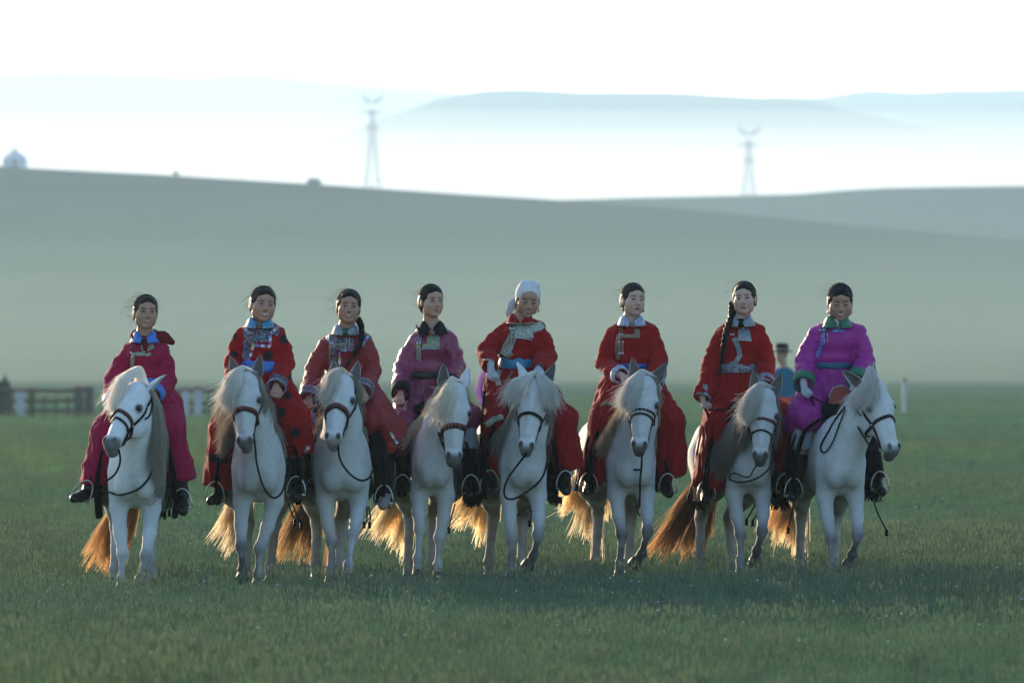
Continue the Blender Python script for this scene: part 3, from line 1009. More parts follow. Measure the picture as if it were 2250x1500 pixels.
# ---------------------------------------------------------------- cloth and skin
def fabric(name, col, rough=.85, sheen=.06, satin=False, attr=False, spots=None):
    b = MatB(name); v = b.co()
    base = b.attr() if attr else None
    n = b.noise(v, 9, 3)
    dark = tuple(x * .78 for x in col)
    c = b.mix(n, dark, col) if not attr else b.mix(b.math('MULTIPLY', n, .3), base, b.mix(1.0, base, (.7, .7, .7), 'MULTIPLY'))
    if spots:
        vo = b.n('ShaderNodeTexVoronoi'); b.put(vo.inputs['Vector'], v); vo.inputs['Scale'].default_value = spots[1]
        dn = b.math('ADD', vo.outputs['Distance'], b.math('MULTIPLY', b.noise(v, 120, 2), .22))
        m = b.ramp(dn, [(spots[2] - .03, (1, 1, 1)), (spots[2] + .03, (0, 0, 0))])
        c = b.mix(m, c, spots[0])
    w = b.noise(b.co((1, 1, .5)), 40, 4, .6); w2 = b.noise(v, 420, 2)
    bump = b.bump(b.math('ADD', w, b.math('MULTIPLY', w2, .35)), .55 if not satin else .34, .014)
    b.principled(c, rough, bump, Specular_IOR_Level=.5 if satin else .2, Sheen_Weight=sheen, Sheen_Roughness=.4)
    return b.m

def brocade(name, cols, scale=150, rough=.55):
    """woven figured ribbon: small curls and dots in several threads"""
    b = MatB(name); v = b.co()
    vo = b.n('ShaderNodeTexVoronoi'); b.put(vo.inputs['Vector'], v); vo.inputs['Scale'].default_value = scale
    n = b.noise(v, scale * .7, 2)
    stops = [(i / max(1, len(cols) - 1) * .5 + .25, c) for i, c in enumerate(cols)]
    r = b.n('ShaderNodeSeparateColor'); b.put(r.inputs[0], vo.outputs['Color'])
    c = b.ramp(b.math('ADD', b.math('MULTIPLY', r.outputs[0], .5), b.math('MULTIPLY', n, .5)), stops)
    b.principled(c, rough, b.bump(n, .3, .003), Specular_IOR_Level=.5)
    return b.m

def vcol_mat(name, rough=.6):
    b = MatB(name); b.principled(b.attr(), rough); return b.m

def skin_mat(name, col):
    b = MatB(name); v = b.co()
    c = b.mix(b.noise(v, 30, 3), tuple(x * .93 for x in col), col)
    b.principled(c, .5, b.bump(b.noise(v, 220, 2), .08, .002), Specular_IOR_Level=.35, Subsurface_Weight=.08, Subsurface_Radius=(.012, .004, .002))
    return b.m

SKIN = [skin_mat('skin_tan', (.43, .245, .165)), skin_mat('skin_fair', (.49, .30, .215)), skin_mat('skin_rosy', (.45, .245, .175)), skin_mat('skin_pale', (.55, .36, .285))]
def hairm(name, col):
    b = MatB(name)
    n = b.noise(b.co((1, 1, .25)), 160, 4, .6)
    c = b.mix(n, tuple(x * .5 for x in col), tuple(x * 1.6 for x in col))
    b.principled(c, .5, b.bump(n, .8, .005), Specular_IOR_Level=.14)
    return b.m
M_HAIR = hairm('black_hair', (.006, .0045, .004))
M_HAIRB = hairm('brown_hair', (.014, .008, .005))
M_WISP = hair_mat('loose_hair', .4)
M_RED = fabric('red_wool', (.30, .003, .004), spots=None)
M_REDV = fabric('red_dotted', (.30, .003, .004), attr=True)
M_REDF = fabric('red_flowered', (.25, .0025, .005), spots=((.30, .12, .20), 11, .13), rough=.6, satin=True)
M_CRIM = fabric('crimson_wool', (.34, .005, .055))
M_PLUM = fabric('plum_satin', (.23, .024, .082), rough=.36, sheen=.1, satin=True, spots=((.30, .12, .34), 10, .13))
M_MAG = fabric('magenta_silk', (.36, .006, .24), rough=.55, satin=True)
M_BLUEROBE = fabric('blue_robe_cloth', (.02, .13, .22))
M_PINK = fabric('pink_robe_cloth', (.75, .22, .50))
M_SASH_B = fabric('blue_silk', (.035, .19, .62), rough=.5, satin=True)
M_SASH_T = fabric('turquoise_silk', (.03, .24, .42), rough=.5, satin=True)
M_SASH_D = fabric('royal_blue_silk', (.03, .09, .42), rough=.5, satin=True)
M_SASH_TEAL = fabric('teal_silk', (.012, .10, .18), rough=.6, satin=True)
M_SASH_K = fabric('black_silk', (.006, .005, .006), rough=.5, satin=True)
M_BELT_S = brocade('silver_belt_weave', [(.02, .03, .05), (.10, .12, .15), (.38, .40, .42), (.12, .14, .18)], 130, .4)
M_BLACKC = fabric('black_velvet', (.006, .006, .007), sheen=.03)
M_TROUS = fabric('black_trousers_cloth', (.005, .005, .007), sheen=.0)
M_PALE = fabric('pale_blue_trousers_cloth', (.34, .40, .46))
M_GREEN = fabric('green_silk', (.012, .15, .075), rough=.5, satin=True)
M_WHITE = fabric('white_cotton', (.75, .75, .78))
M_GLOVE = fabric('white_glove_cotton', (.50, .50, .56))
M_BOOT = simple_mat('black_boot_leather', (.005, .005, .005), .36, .2, 90, Specular_IOR_Level=.3)
M_BOOTG = simple_mat('grey_suede', (.20, .18, .17), .9, .3, 120)
M_BR_GOLD = brocade('green_gold_brocade', [(.05, .08, .06), (.30, .36, .24), (.16, .24, .18), (.46, .44, .26)], 170)
M_BR_SILV = brocade('silver_green_brocade', [(.10, .13, .11), (.42, .45, .38), (.22, .30, .27), (.55, .52, .38)], 150)
M_BR_BLUE = brocade('blue_white_floral', [(.03, .06, .22), (.55, .58, .66), (.07, .13, .36), (.60, .60, .62)], 120)
M_BR_GREY = brocade('grey_blue_brocade', [(.06, .08, .11), (.34, .38, .42), (.14, .20, .26), (.28, .24, .22)], 130)
M_BR_KHAKI = brocade('khaki_gold_brocade', [(.07, .06, .03), (.26, .23, .13), (.13, .11, .07), (.34, .30, .18)], 170)
M_BR_BLK = brocade('black_embroidery', [(.008, .008, .012), (.012, .012, .016), (.10, .16, .26), (.010, .010, .014), (.30, .12, .16), (.35, .36, .30)], 150)
M_BR_VIO = brocade('violet_blue_ribbon', [(.04, .03, .30), (.10, .09, .48), (.28, .34, .66), (.05, .03, .28)], 150)
M_VC = vcol_mat('patchwork_braid')
M_CORD = simple_mat('dark_red_cord', (.10, .012, .03), .7)
M_BEAD = simple_mat('silver_bead', (.55, .55, .58), .35, 0, 60, Metallic=.5)
M_TEETH = simple_mat('teeth', (.62, .60, .58), .3)
M_LIP = simple_mat('lips', (.30, .085, .075), .45)
M_LIPR = simple_mat('painted_lips', (.26, .025, .025), .4)
RAINBOW = [(.65, .67, .72), (.05, .10, .45), (.60, .10, .30), (.03, .28, .34), (.65, .55, .12), (.70, .70, .74), (.35, .04, .08), (.10, .35, .55)]


def frame_head(yaw, pitch, roll):
    """columns lateral(+X viewer right), forward, up for a head looking along -Y; yaw>0 turns to +X, pitch>0 looks down"""
    R = Matrix.Rotation(yaw, 3, 'Z') @ Matrix.Rotation(pitch, 3, 'X') @ Matrix.Rotation(roll, 3, 'Y')
    return np.array([list(R @ Vector((1, 0, 0))), list(R @ Vector((0, -1, 0))), list(R @ Vector((0, 0, 1)))]).T


def add_hand(B, wrist, d, palm_n, s=1.0, curl=1.0, side=1):
    """a fist closed round a rein: palm, four curled fingers of different length and a thumb"""
    d = np.array(d, float); d /= np.linalg.norm(d)
    n = np.array(palm_n, float); n -= d * (n @ d); n /= np.linalg.norm(n)
    l = np.cross(d, n) * side
    w = np.array(wrist, float)
    B.cap(w - d * .03, w + d * .012, .026 * s, .024 * s, .012)
    B.cap(w + d * .02, w + d * .062, .029 * s, .034 * s, .012, sq=(n, .62))
    for i, (o, L) in enumerate(((-.027, .074), (-.009, .082), (.009, .077), (.026, .060))):
        a = w + d * .075 * s + l * o * s
        p1 = a + (d * .40 + n * .22 * curl) * L * s * .9
        p2 = p1 + (-d * .25 * curl + d * .12 * (1 - curl) + n * .38) * L * s * .8
        p3 = p2 + (-d * .34 * curl + d * .3 * (1 - curl) + n * .02) * L * s * .7
        B.chain([w + d * .05 + l * o * .8 * s, a, p1, p2, p3], [.0105 * s, .0105 * s, .0098 * s, .0092 * s, .0082 * s], .004)
    t0 = w + d * .022 - l * .026 * s; t1 = t0 + (d * .030 - l * .022 + n * .016) * s; t2 = t1 + (d * .026 + l * .014 + n * .020) * s; t3 = t2 + (d * .008 + l * .022 + n * .006) * s
    B.chain([t0, t1, t2, t3], [.014 * s, .0125 * s, .0108 * s, .009 * s], .006)


def head_parts(B, hc, Hm, hs, face):
    def q(x, y, z): return hc + Hm @ (np.array([x, y, z]) * hs)
    sc = lambda *r: np.array(r) * hs
    fw = face.get('wide', 1.0)
    B.ell(q(0, -.018, .036), sc(.073, .090, .080), .02, Hm)
    B.ell(q(0, .018, -.026), sc(.066 * fw, .064, .075), .02, Hm)
    B.ell(q(0, .046, .045), sc(.052, .040, .042), .02, Hm)
    for s in (-1, 1):
        B.ell(q(s * .040 * fw, .040, -.018), sc(.027, .032, .030), .02, Hm)
        B.ell(q(s * .047 * fw, .008, -.056), sc(.020, .030, .028), .02, Hm)
        B.ell(q(s * .0755, -.006, -.006), sc(.008, .017, .030), .008, Hm)
        B.ell(q(s * .031, .089, .010), sc(.017, .011, .010), .008, Hm, op='sub')
        B.ell(q(s * .030, .076, .004), sc(.014, .009, .010), .006, Hm)
        B.ell(q(s * .0115, .086, -.029), sc(.0085, .009, .0075), .006, Hm)
    B.ell(q(0, .054, -.084), sc(.027, .022, .019), .018, Hm)
    B.cap(q(0, .078, .016), q(0, .096, -.020), .0075 * hs, .0105 * hs, .010)
    B.ell(q(0, .093, -.026), sc(.0115, .010, .0095), .006, Hm)
    B.cap(q(-.017, .077, -.050), q(.017, .077, -.050), .0065 * hs, .0065 * hs, .006)
    B.cap(q(-.014, .076, -.063), q(.014, .076, -.063), .0070 * hs, .0070 * hs, .006)
    return q


def conform_strip(bv, center, widths, nw, lift, mat, name, parent, toL, colf=None, back=.004, fallback=0.0, dirv=(0, 1, 0), step=2.2):
    """ribbon given by photo-plane points (metres x,z), laid on the surface bv seen from the front"""
    C = [np.array(c, float) for c in center]
    # resample
    seg = [np.linalg.norm(C[i + 1] - C[i]) for i in range(len(C) - 1)]; L = sum(seg)
    n = max(3, int(L / .010) + 1)
    cum = np.concatenate([[0], np.cumsum(seg)])
    P = []; Wd = []
    if not hasattr(widths, '__len__'): widths = [widths] * len(C)
    for i in range(n):
        s_ = L * i / (n - 1)
        P.append([np.interp(s_, cum, [c[k] for c in C]) for k in (0, 1)]); Wd.append(np.interp(s_, cum, widths))
    P = np.array(P); Wd = np.array(Wd)
    # keep only the run that really lies on the cloth (both edges hit it)
    T0_ = np.gradient(P, axis=0); T0_ /= np.linalg.norm(T0_, axis=1)[:, None] + 1e-9
    ok = np.array([all(bv.ray_cast(Vector((P[i][0] - T0_[i][1] * u * Wd[i], -3, P[i][1] + T0_[i][0] * u * Wd[i])), Vector((0, 1, 0)))[0] is not None for u in (-.5, 0, .5)) for i in range(n)])
    if ok.sum() >= 4:
        i0 = int(np.argmax(ok)); i1 = n - 1 - int(np.argmax(ok[::-1]))
        P = P[i0:i1 + 1]; Wd = Wd[i0:i1 + 1]; n = len(P)
    T = np.gradient(P, axis=0); T /= np.linalg.norm(T, axis=1)[:, None] + 1e-9
    N = np.stack([-T[:, 1], T[:, 0]], 1)
    V = []; cols = []
    last = fallback
    depth = np.zeros((n, nw + 1))
    for i in range(n):
        for j in range(nw + 1):
            u = j / nw - .5
            x, z = P[i] + N[i] * u * Wd[i]
            h = bv.ray_cast(Vector((x, -3, z)), Vector((0, 1, 0)))
            if h[0] is not None: last = h[0].y
            depth[i, j] = last
    d2 = depth.copy()
    for layer in (0, 1):
        for i in range(n):
            for j in range(nw + 1):
                u = j / nw - .5
                x, z = P[i] + N[i] * u * Wd[i]
                V.append((x, d2[i, j] - (lift if layer == 0 else lift - back), z))
                if colf: cols.append(colf(i / (n - 1) * L, u))
    F = []; m = nw + 1; o = n * m
    for i in range(n - 1):
        for j in range(nw):
            a = i * m + j
            F.append((a, a + 1, a + m + 1, a + m)); F.append((o + a + m, o + a + m + 1, o + a + 1, o + a))
    for i in range(n - 1):
        for j in (0, nw):
            a = i * m + j; F.append((a, a + m, o + a + m, o + a))
    for j in range(nw):
        for i in (0, n - 1):
            a = i * m + j; F.append((a, o + a, o + a + 1, a + 1))
    return mesh_obj(name, V, F, mat, parent, smooth=True, col=np.array(cols) if colf else None)


def build_rider(sp):
    D = sp['D']; Rt = np.array(sp['root'])
    K = FPX / D
    def P(px, py, dy=0.0): return np.array(W(px, py, D + dy)) - Rt
    root = empty('person', Rt, sp['label'], 'person', 'women riding in a row')
    Rg = np.random.default_rng(sp['seed'])
    hx, hy, yaw, pitch, roll = sp['head'][:5]; hs = sp.get('hs', 1.0) * 1.07
    HD = .20
    hc = P(hx, hy, HD); Hm = frame_head(math.radians(yaw), math.radians(pitch), math.radians(roll))
    sh = [P(q[0] + (7 if k == 0 else -7), q[1] + 6, .27) for k, q in enumerate(sp['sh'])]
    el = [P(*q, sp.get('eld', (.24, .24))[i]) for i, q in enumerate(sp['el'])]
    wr = [P(*q, sp.get('wrd', (.0, .0))[i]) for i, q in enumerate(sp['wr'])]
    wx, wy, wh = sp['waist']; wh = wh / K
    wa = P(wx, wy, .28)
    kn = [P(*q, .06) for q in sp['kn']]
    hem = [P(*q, .14) for q in sp['hem']]
    ank = [P(*q, .12) for q in sp['ank']]
    toe = [P(q[0], q[1], q[2] if len(q) > 2 else -.05) for q in sp['toe']]
    pel = wa + (0, .02, -.15)
    hip = [pel + (-.09, 0, 0), pel + (.09, 0, 0)]
    nb = (sh[0] + sh[1]) / 2 + (0, -.01, .078)
    # ---- body
    hands = [w_ for w_ in wr]
    zz = [(hc[2] - .15 * hs, hc[2] + .14 * hs)] + [(w_[2] - .12, w_[2] + .03) for w_ in hands]
    xx = [(hc[0] - .10 * hs, hc[0] + .10 * hs)] + [(w_[0] - .06, w_[0] + .06) for w_ in hands]
    yy = [(hc[1] - .12, hc[1] + .02)] + [(w_[1] - .13, w_[1] + .04) for w_ in hands]
    allp = np.array([hc, *sh, *el, *wr, *kn, *ank, *toe, pel])
    lo = allp.min(0) - .16; hi = allp.max(0) + .17
    B = Body(axis(lo[0], hi[0], .018, xx, .0058), axis(lo[1], hi[1], .019, yy, .0062), axis(lo[2], hi[2], .018, zz, .0055))
    q = head_parts(B, hc, Hm, hs, sp.get('face', {}))
    B.cap(q(0, -.028, -.05), nb, .050 * hs, .054, .02)
    B.cap(nb + (0, .01, -.05), wa, .115, .10, .05, sq=((0, 1, 0), .75))
    B.cap(wa, pel, .10, .13, .05)
    for i in (0, 1):
        B.cap(nb + (0, .01, -.03), sh[i], .06, .055, .03)
        B.chain([sh[i], el[i], wr[i]], [.050, .040, .026], .02)
        d = wr[i] - el[i]; d = d / np.linalg.norm(d)
        hd = sp.get('hdir', (None, None))[i]
        d2 = np.array(hd, float) if hd is not None else d * .6 + np.array((0, -.5, -.3))
        add_hand(B, wr[i] + d * .01, d2, (.15 * (1 if i == 0 else -1), .25, -1.0) if abs(d2[2] / np.linalg.norm(d2)) < .75 else ((1 if i == 0 else -1) * .8, -.5, 0), .95, 1.1, 1 if i == 0 else -1)
        B.chain([hip[i], kn[i], ank[i]], [.078, .052, .040], .03)
        B.cap(ank[i], ank[i] + (toe[i] - ank[i]) * .3 + (0, 0, -.02), .034, .028, .02)
    V, Q = B.mesh(); V, Q = keep_main(V, Q, 400)
    body = mesh_obj('body', V, Q, sp['skin'], root)
    bv = bvh_of(body)
    hb = BVHTree.FromPolygons([Vector(v) for v in V.tolist()], Q.tolist())

    # ---- face features laid on the face
    def fpt(x, z, lift=.0008):
        o = Vector(q(x, .20, z)); dr = -Vector(Hm[:, 1])
        h = hb.ray_cast(o, dr, .3)
        p = h[0] if h[0] is not None else Vector(q(x, .085, z))
        return np.array(p) + Hm[:, 1] * lift
    def fpatch(outline_top, outline_bot, name, mat, lift, col=None, nx=10, nz=3):
        xs_ = np.linspace(outline_top[0][0], outline_top[-1][0], nx + 1)
        V = []; F = []
        for layer, lf in ((0, lift), (1, lift - .002)):
            for x in xs_:
                zt = np.interp(x, [p[0] for p in outline_top], [p[1] for p in outline_top])
                zb = np.interp(x, [p[0] for p in outline_bot], [p[1] for p in outline_bot])
                for j in range(nz + 1): V.append(fpt(x, zt + (zb - zt) * j / nz, lf))
        m = nz + 1; o = (nx + 1) * m
        for i in range(nx):
            for j in range(nz):
                a = i * m + j; F.append((a, a + 1, a + m + 1, a + m))
        for i in range(nx):
            for j in (0, nz):
                a = i * m + j; F.append((a, a + m, a + m + o, a + o))
        return V, F
    fc = sp.get('face', {}); op = fc.get('eye', .0055); smile = fc.get('smile', 0)
    for s in (-1, 1):
        cx = s * .0315
        T = [(cx - .0165, .006), (cx - .008, .006 + op), (cx + .001, .0068 + op * 1.15), (cx + .009, .006 + op * .85), (cx + .0165, .0070)]
        Bt = [(cx - .0165, .006), (cx, .006 - op * .7), (cx + .0165, .0070)]
        if s < 0: pass
        V1, F1 = fpatch(T, Bt, 'eye', None, .0010, nx=14, nz=4)
        c1 = []
        for v in V1:
            l = (np.array(v) - hc) @ Hm / hs
            r = math.hypot(l[0] - cx - fc.get('gaze', 0) * .004, (l[2] - .007) * .8)
            c1.append((.010, .007, .006) if r < .0085 else (.24, .22, .215))
        eye = mesh_obj('eye', V1, F1, M_VC, root, col=np.array(c1))
        lidp = [fpt(x, np.interp(x, [p[0] for p in T], [p[1] for p in T]) + .0006, .0012) for x in np.linspace(cx - .0165, cx + .0165, 9)]
        v_, f_ = tube(lidp, [.0010, .0018, .0024, .0026, .0026, .0026, .0024, .0018, .0010], 5)
        mesh_obj('eyelid_line', v_, f_, M_HAIR, root)
        bz = .0245 + fc.get('brow', 0)
        bp = [fpt(s * x, bz + .0055 * math.sin((x - .014) / .034 * 3.0) - .003 * ((x - .014) / .034), .0006) for x in np.linspace(.013, .049, 9)]
        v_, f_ = tube(bp, [.0018, .0030, .0034, .0034, .0032, .0028, .0022, .0016, .0008], 5, .6, up=list([Hm[:, 1]] * 9))
        mesh_obj('eyebrow', v_, f_, M_HAIR, root)
    mw = .021 + .006 * smile; mz = -.0555
    crn = .0055 * smile; opn = fc.get('open', 0) * .006
    Ut = [(-mw, mz + crn), (-mw * .45, mz + .0060), (-.004, mz + .0075), (0, mz + .0065), (.004, mz + .0075), (mw * .45, mz + .0060), (mw, mz + crn)]
    Ub = [(-mw, mz + crn - .0008), (0, mz + opn * .5 - .0002 - .001 * smile), (mw, mz + crn - .0008)]
    Lt = [(-mw, mz + crn - .0008), (-mw * .5, mz - opn * .6 + crn * .3), (0, mz - opn - .001 * smile), (mw * .5, mz - opn * .6 + crn * .3), (mw, mz + crn - .0008)]
    Lb = [(-mw, mz + crn - .0012), (-mw * .5, mz - .0075 - opn + crn * .3), (0, mz - .0098 - opn), (mw * .5, mz - .0075 - opn + crn * .3), (mw, mz + crn - .0012)]
    lm = M_LIPR if fc.get('lipstick') else M_LIP
    vf = join_parts([fpatch(Ut, Ub, '', None, .0012, nx=12, nz=2), fpatch(Lt, Lb, '', None, .0014, nx=12, nz=2)])
    mesh_obj('lips', vf[0], vf[1], lm, root)
    ml = [fpt(x, np.interp(x, [p[0] for p in Lt], [p[1] for p in Lt]) + .0003, .0015) for x in np.linspace(-mw * 1.04, mw * 1.04, 11)]
    if opn > 0:
        vt = fpatch([(a, b_ - .0003) for a, b_ in Ub], [(a, b_ + .0003) for a, b_ in Lt], '', None, .0009, nx=12, nz=2)
        mesh_obj('teeth', vt[0], vt[1], M_TEETH, root)
    else:
        v_, f_ = tube(ml, [.0004] + [.0009] * 9 + [.0004], 5)
        mesh_obj('mouth_line', v_, f_, M_CORD, root)
    for s in (-1, 1):      # shade in the nostrils, added as small dark tubes on the nose
        v_, f_ = tube([fpt(s * .0050, -.0345, .0004), fpt(s * .0100, -.0335, .0004)], [.0021, .0018], 6)
        mesh_obj('nostril', v_, f_, M_CORD, root)

    # ---- hair
    hm = M_HAIRB if sp.get('brown') else M_HAIR
    e = .14 * hs
    Hh = Body(axis(-e, e, .0062), axis(-.165 * hs, .13 * hs, .0062), axis(-.15 * hs, .15 * hs, .0062))
    S = lambda *r: np.array(r) * hs
    Hh.ell(S(0, -.022, .038), S(.0795, .097, .086), 0)
    if not sp.get('scarfed'): Hh.ell(S(0, .028, .062), S(.058, .0565, .050), .015)
    for s in (-1, 1): Hh.ell(S(s * .068, -.035, -.004), S(.015, .05, .045), .02)
    Hh.ell(S(0, -.07, -.035), S(.060, .045, .05), .02)
    Hh.ell(S(0, .105, -.036), S(.0655, .094, .113), .006, op='sub')
    Hh.ell(S(0, .100, -.050), S(.0730, .080, .085), .006, op='sub')
    Hh.ell(S(0, .05, -.11), S(.075, .10, .09), .010, op='sub')
    for s in (-1, 1):
        if sp.get('ears_out', (1, 1))[(s + 1) // 2]: Hh.ell(S(s * .088, .004, -.010), S(.022, .030, .030), .006, op='sub')
    if sp.get('part', 1): Hh.cap(S(sp.get('partx', 0) * .01, .075, .115), S(0, -.03, .140), .004, .006, .010, op='sub')
    if sp.get('bun', 1): Hh.ell(S(0, -.118, .000), S(.042, .030, .040), .01)
    Vh, Qh = Hh.mesh(); Vh, Qh = keep_main(Vh, Qh, 200)
    Vh = Vh + (fbm(Vh * np.array((1, 1, .4)), 90, 5)[:, None] * .0018) * (Vh / (np.linalg.norm(Vh, axis=1)[:, None] + 1e-6))
    Vw = Vh @ Hm.T + hc
    hair = mesh_obj('hair', Vw, Qh, hm, root)
    # combed strands from the hairline back over the head
    n = 620; m = 9; St = np.zeros((n, m, 3)); tq = np.linspace(0, 1, m)[:, None]
    cE = np.array((0, -.022, .040)); rE = np.array((.0805, .098, .0875))
    for i in range(n):
        a = Rg.uniform(-1.5, 1.5); sa, ca = math.sin(a), math.cos(a); j_ = Rg.normal(0, .04, 3)
        d0 = np.array((sa, ca * .80 + .05, .62 * max(ca, 0) ** .8 - .10 * abs(sa) + Rg.uniform(-.03, .12))); dm = np.array((sa * 1.0, .1, 1.05 - .72 * abs(sa))) + j_
        d1 = np.array((.12 * (1 if sa > 0 else -1), -1, -.30)) + j_
        d = (1 - tq) ** 2 * d0 + 2 * tq * (1 - tq) * dm + tq ** 2 * d1
        d = d / np.linalg.norm(d, axis=1)[:, None]
        rE2 = rE * (1.0 + Rg.uniform(-.012, .022)) + np.array((0, .004, 0)) * (d[:, 1:2] > .5)
        St[i] = ((cE + d * rE2) * hs) @ Hm.T + hc
    if sp.get('scarfed') is None:
        hair_obj('hair_strands', St, np.linspace(.0010, .0008, m), M_WISP, root, np.array((.016, .009, .006) if sp.get('brown') else (.008, .006, .005)) * Rg.uniform(.6, 1.9, (n, 1, 1)))
    # flyaways
    n = int(sp.get('wisps', 70) * .55); m = 8; St = np.zeros((n, m, 3))
    for i in range(n):
        th = Rg.uniform(-1.2, 1.4); ph = Rg.uniform(-.6, .8)
        r0 = np.array((-math.cos(th) * .083, -.02 - .06 * ph, .04 + math.sin(th) * .086)) * hs
        if Rg.uniform() < .35: r0[0] *= -1
        t = np.linspace(0, 1, m)[:, None]
        ln = Rg.uniform(.02, .07) if Rg.uniform() < .85 else Rg.uniform(.06, .13)
        dirn = np.array((-1.0 if r0[0] < 0 or ln > .08 else .4, -.2, Rg.uniform(-.6, .35))) + r0 * 3
        if sp.get('wisp_dir') and ln > .08: dirn = np.array(sp['wisp_dir']) + Rg.normal(0, .18, 3)
        x = r0 + dirn * ln * t + np.array((0, 0, -.6)) * ln * t ** 2 + np.array((0, 0, .012)) * np.sin(t * 3 + i)
        St[i] = x @ Hm.T + hc
    hair_obj('loose_hair', St, np.linspace(.0006, .0003, m), M_WISP, root, np.array((.06, .03, .018)))
    # braid
    if sp.get('braid'):
        pts = [P(*b_) for b_ in sp['braid']]
        pth = smooth_path(pts, 26); br = Body(axis(min(p[0] for p in pth) - .05, max(p[0] for p in pth) + .05, .0075), axis(min(p[1] for p in pth) - .05, max(p[1] for p in pth) + .05, .0075), axis(min(p[2] for p in pth) - .05, max(p[2] for p in pth) + .05, .0075))
        for i in range(len(pth) - 1):
            a, b_ = pth[i], pth[i + 1]; dd = (b_ - a) / np.linalg.norm(b_ - a); sd = np.cross(dd, (0, 1, 0)); r = sp['braid_r'] * (1 - .55 * i / 26)
            s_ = 1 if i % 2 else -1
            br.cap(a + sd * s_ * r * .38, b_ + sd * s_ * r * .10, r * .72, r * .60, .004)
        v_, f_ = br.mesh(); mesh_obj('braid', v_, f_, hm, root)
        tp = pth[-1]; n = 50; m = 6; St = np.zeros((n, m, 3)); dd = pth[-1] - pth[-2]; dd /= np.linalg.norm(dd)
        for i in range(n):
            t = np.linspace(0, 1, m)[:, None]; St[i] = tp + dd * t * Rg.uniform(.05, .11) + Rg.normal(0, .012, 3) * t
        hair_obj('braid_tuft', St, np.linspace(.0016, .0008, m), M_WISP, root, np.array((.02, .012, .008)))

    # ---- robe
    lo = np.array([*sh, *el, *wr, *kn, *hem, pel]).min(0) - .20; hi = np.array([*sh, *el, *wr, *kn, *hem, nb]).max(0) + .17
    R_ = Body(axis(lo[0], hi[0], .0095), axis(lo[1], hi[1], .012), axis(lo[2], hi[2], .0105))
    bulk = sp.get('bulk', 1.0) * .96
    ch = nb * .58 + wa * .42
    R_.cap(nb + (0, .02, -.085), ch, .130 * bulk, .145 * bulk, .05, sq=((0, 1, 0), .78))
    R_.cap(ch, wa + (0, 0, .07), .145 * bulk, .138 * bulk, .04, sq=((0, 1, 0), .80))
    R_.ell(wa + (0, 0, .055), (wh * 1.08, .125, .055), .03)
    for i in (0, 1):
        s = -1 if i == 0 else 1
        R_.ell(ch + (s * .055, -.075, .02), (.062, .05, .065), .04)
        R_.cap(nb + (s * .03, .015, -.018), sh[i], .055, .062, .035)
        mid = (sh[i] + el[i]) / 2 + (s * .008, 0, 0)
        sw = sp.get('sleeve', 1.0)
        R_.chain([sh[i], mid, el[i]], [.060, .066 * sw, .066 * sw], .02)
        R_.chain([el[i], (el[i] + wr[i]) / 2 - (0, 0, .008), wr[i]], [.067 * sw, .062 * sw, .055 * sw], .02)
    # waist and skirts
    R_.cap(wa + (0, 0, .02), wa + (0, 0, -.04), wh * .93, wh * .98, .03, sq=((0, 1, 0), .72))
    R_.cap(wa + (0, .01, -.06), pel, wh * 1.0, .17, .05, sq=((0, 1, 0), .85))
    rr = sp.get('skr', ((.12, .115), (.12, .115)))
    for i in (0, 1):
        s = -1 if i == 0 else 1
        R_.cap(hip[i], kn[i], .125, rr[i][0] - .008, .05)
        R_.cap(hip[i] + (s * .02, .05, 0), hem[i] + (0, .08, .1), .12, rr[i][1] * .9, .05)
        dl = hem[i] - kn[i]; dl = dl / np.linalg.norm(dl)
        R_.cap(kn[i], hem[i] + dl * .08, rr[i][0] - .012, rr[i][1] + .004, .04)
    for i in (0, 1):
        dl = hem[i] - kn[i]; dl = dl / np.linalg.norm(dl)
        dn = dl * .8 + np.array((0, 0, -.35)) + np.array(sp.get('hemtilt', ((0, 0, 0), (0, 0, 0)))[i])
        R_.halfspace_cut(hem[i], dn, 0, (hem[i] - .26, hem[i] + .26))
        R_.cap(hem[i] - dl * .10, hem[i] + dl * .1, rr[i][1] * .60, rr[i][1] * .86, .01, op='sub')
        d = wr[i] - el[i]; d = d / np.linalg.norm(d)
        R_.halfspace_cut(wr[i], d, 0, (wr[i] - .085, wr[i] + .085))
        R_.cap(wr[i] - d * .04, wr[i] + d * .03, .040, .044, .006, op='sub')
    # neck opening
    R_.cap(nb + (0, -.02, -.02), nb + (0, -.04, .12), .045, .075, .01, op='sub')
    Vr, Qr = R_.mesh(); Vr, Qr = keep_main(Vr, Qr, 300)
    Vr = Vr.astype(np.float64)
    # folds: displace along an approximate normal
    tmp = bpy.data.meshes.new('tmp'); tmp.from_pydata(Vr.tolist(), [], Qr.tolist()); tmp.update()
    nr = np.empty(len(Vr) * 3, np.float32); tmp.vertices.foreach_get('normal', nr); nr = nr.reshape(-1, 3); bpy.data.meshes.remove(tmp)
    zr = Vr[:, 2]; wz = wa[2]
    sd_ = sp['seed']
    skirt = smooth01((wz - .02 - zr) / .12)
    dist_arm = np.full(len(Vr), 9.0)
    for i in (0, 1):
        for a, b_ in ((sh[i], el[i]), (el[i], wr[i])):
            ab = b_ - a; t = np.clip(((Vr - a) @ ab) / (ab @ ab), 0, 1); dist_arm = np.minimum(dist_arm, np.linalg.norm(Vr - a - t[:, None] * ab, axis=1))
    arm = (dist_arm < .09)
    f1 = fbm(Vr * np.array((1, 1, .28)), 34, sd_, 2)
    f2 = fbm(Vr * np.array((.45, .45, 1.0)), 46, sd_ + 1, 2)
    f3 = fbm(Vr * np.array((1, .8, .45)), 30, sd_ + 2, 3)
    gather = np.exp(-((zr - wz) / .07) ** 2)
    ridge = lambda f: 1 - np.abs(f) * 1.6
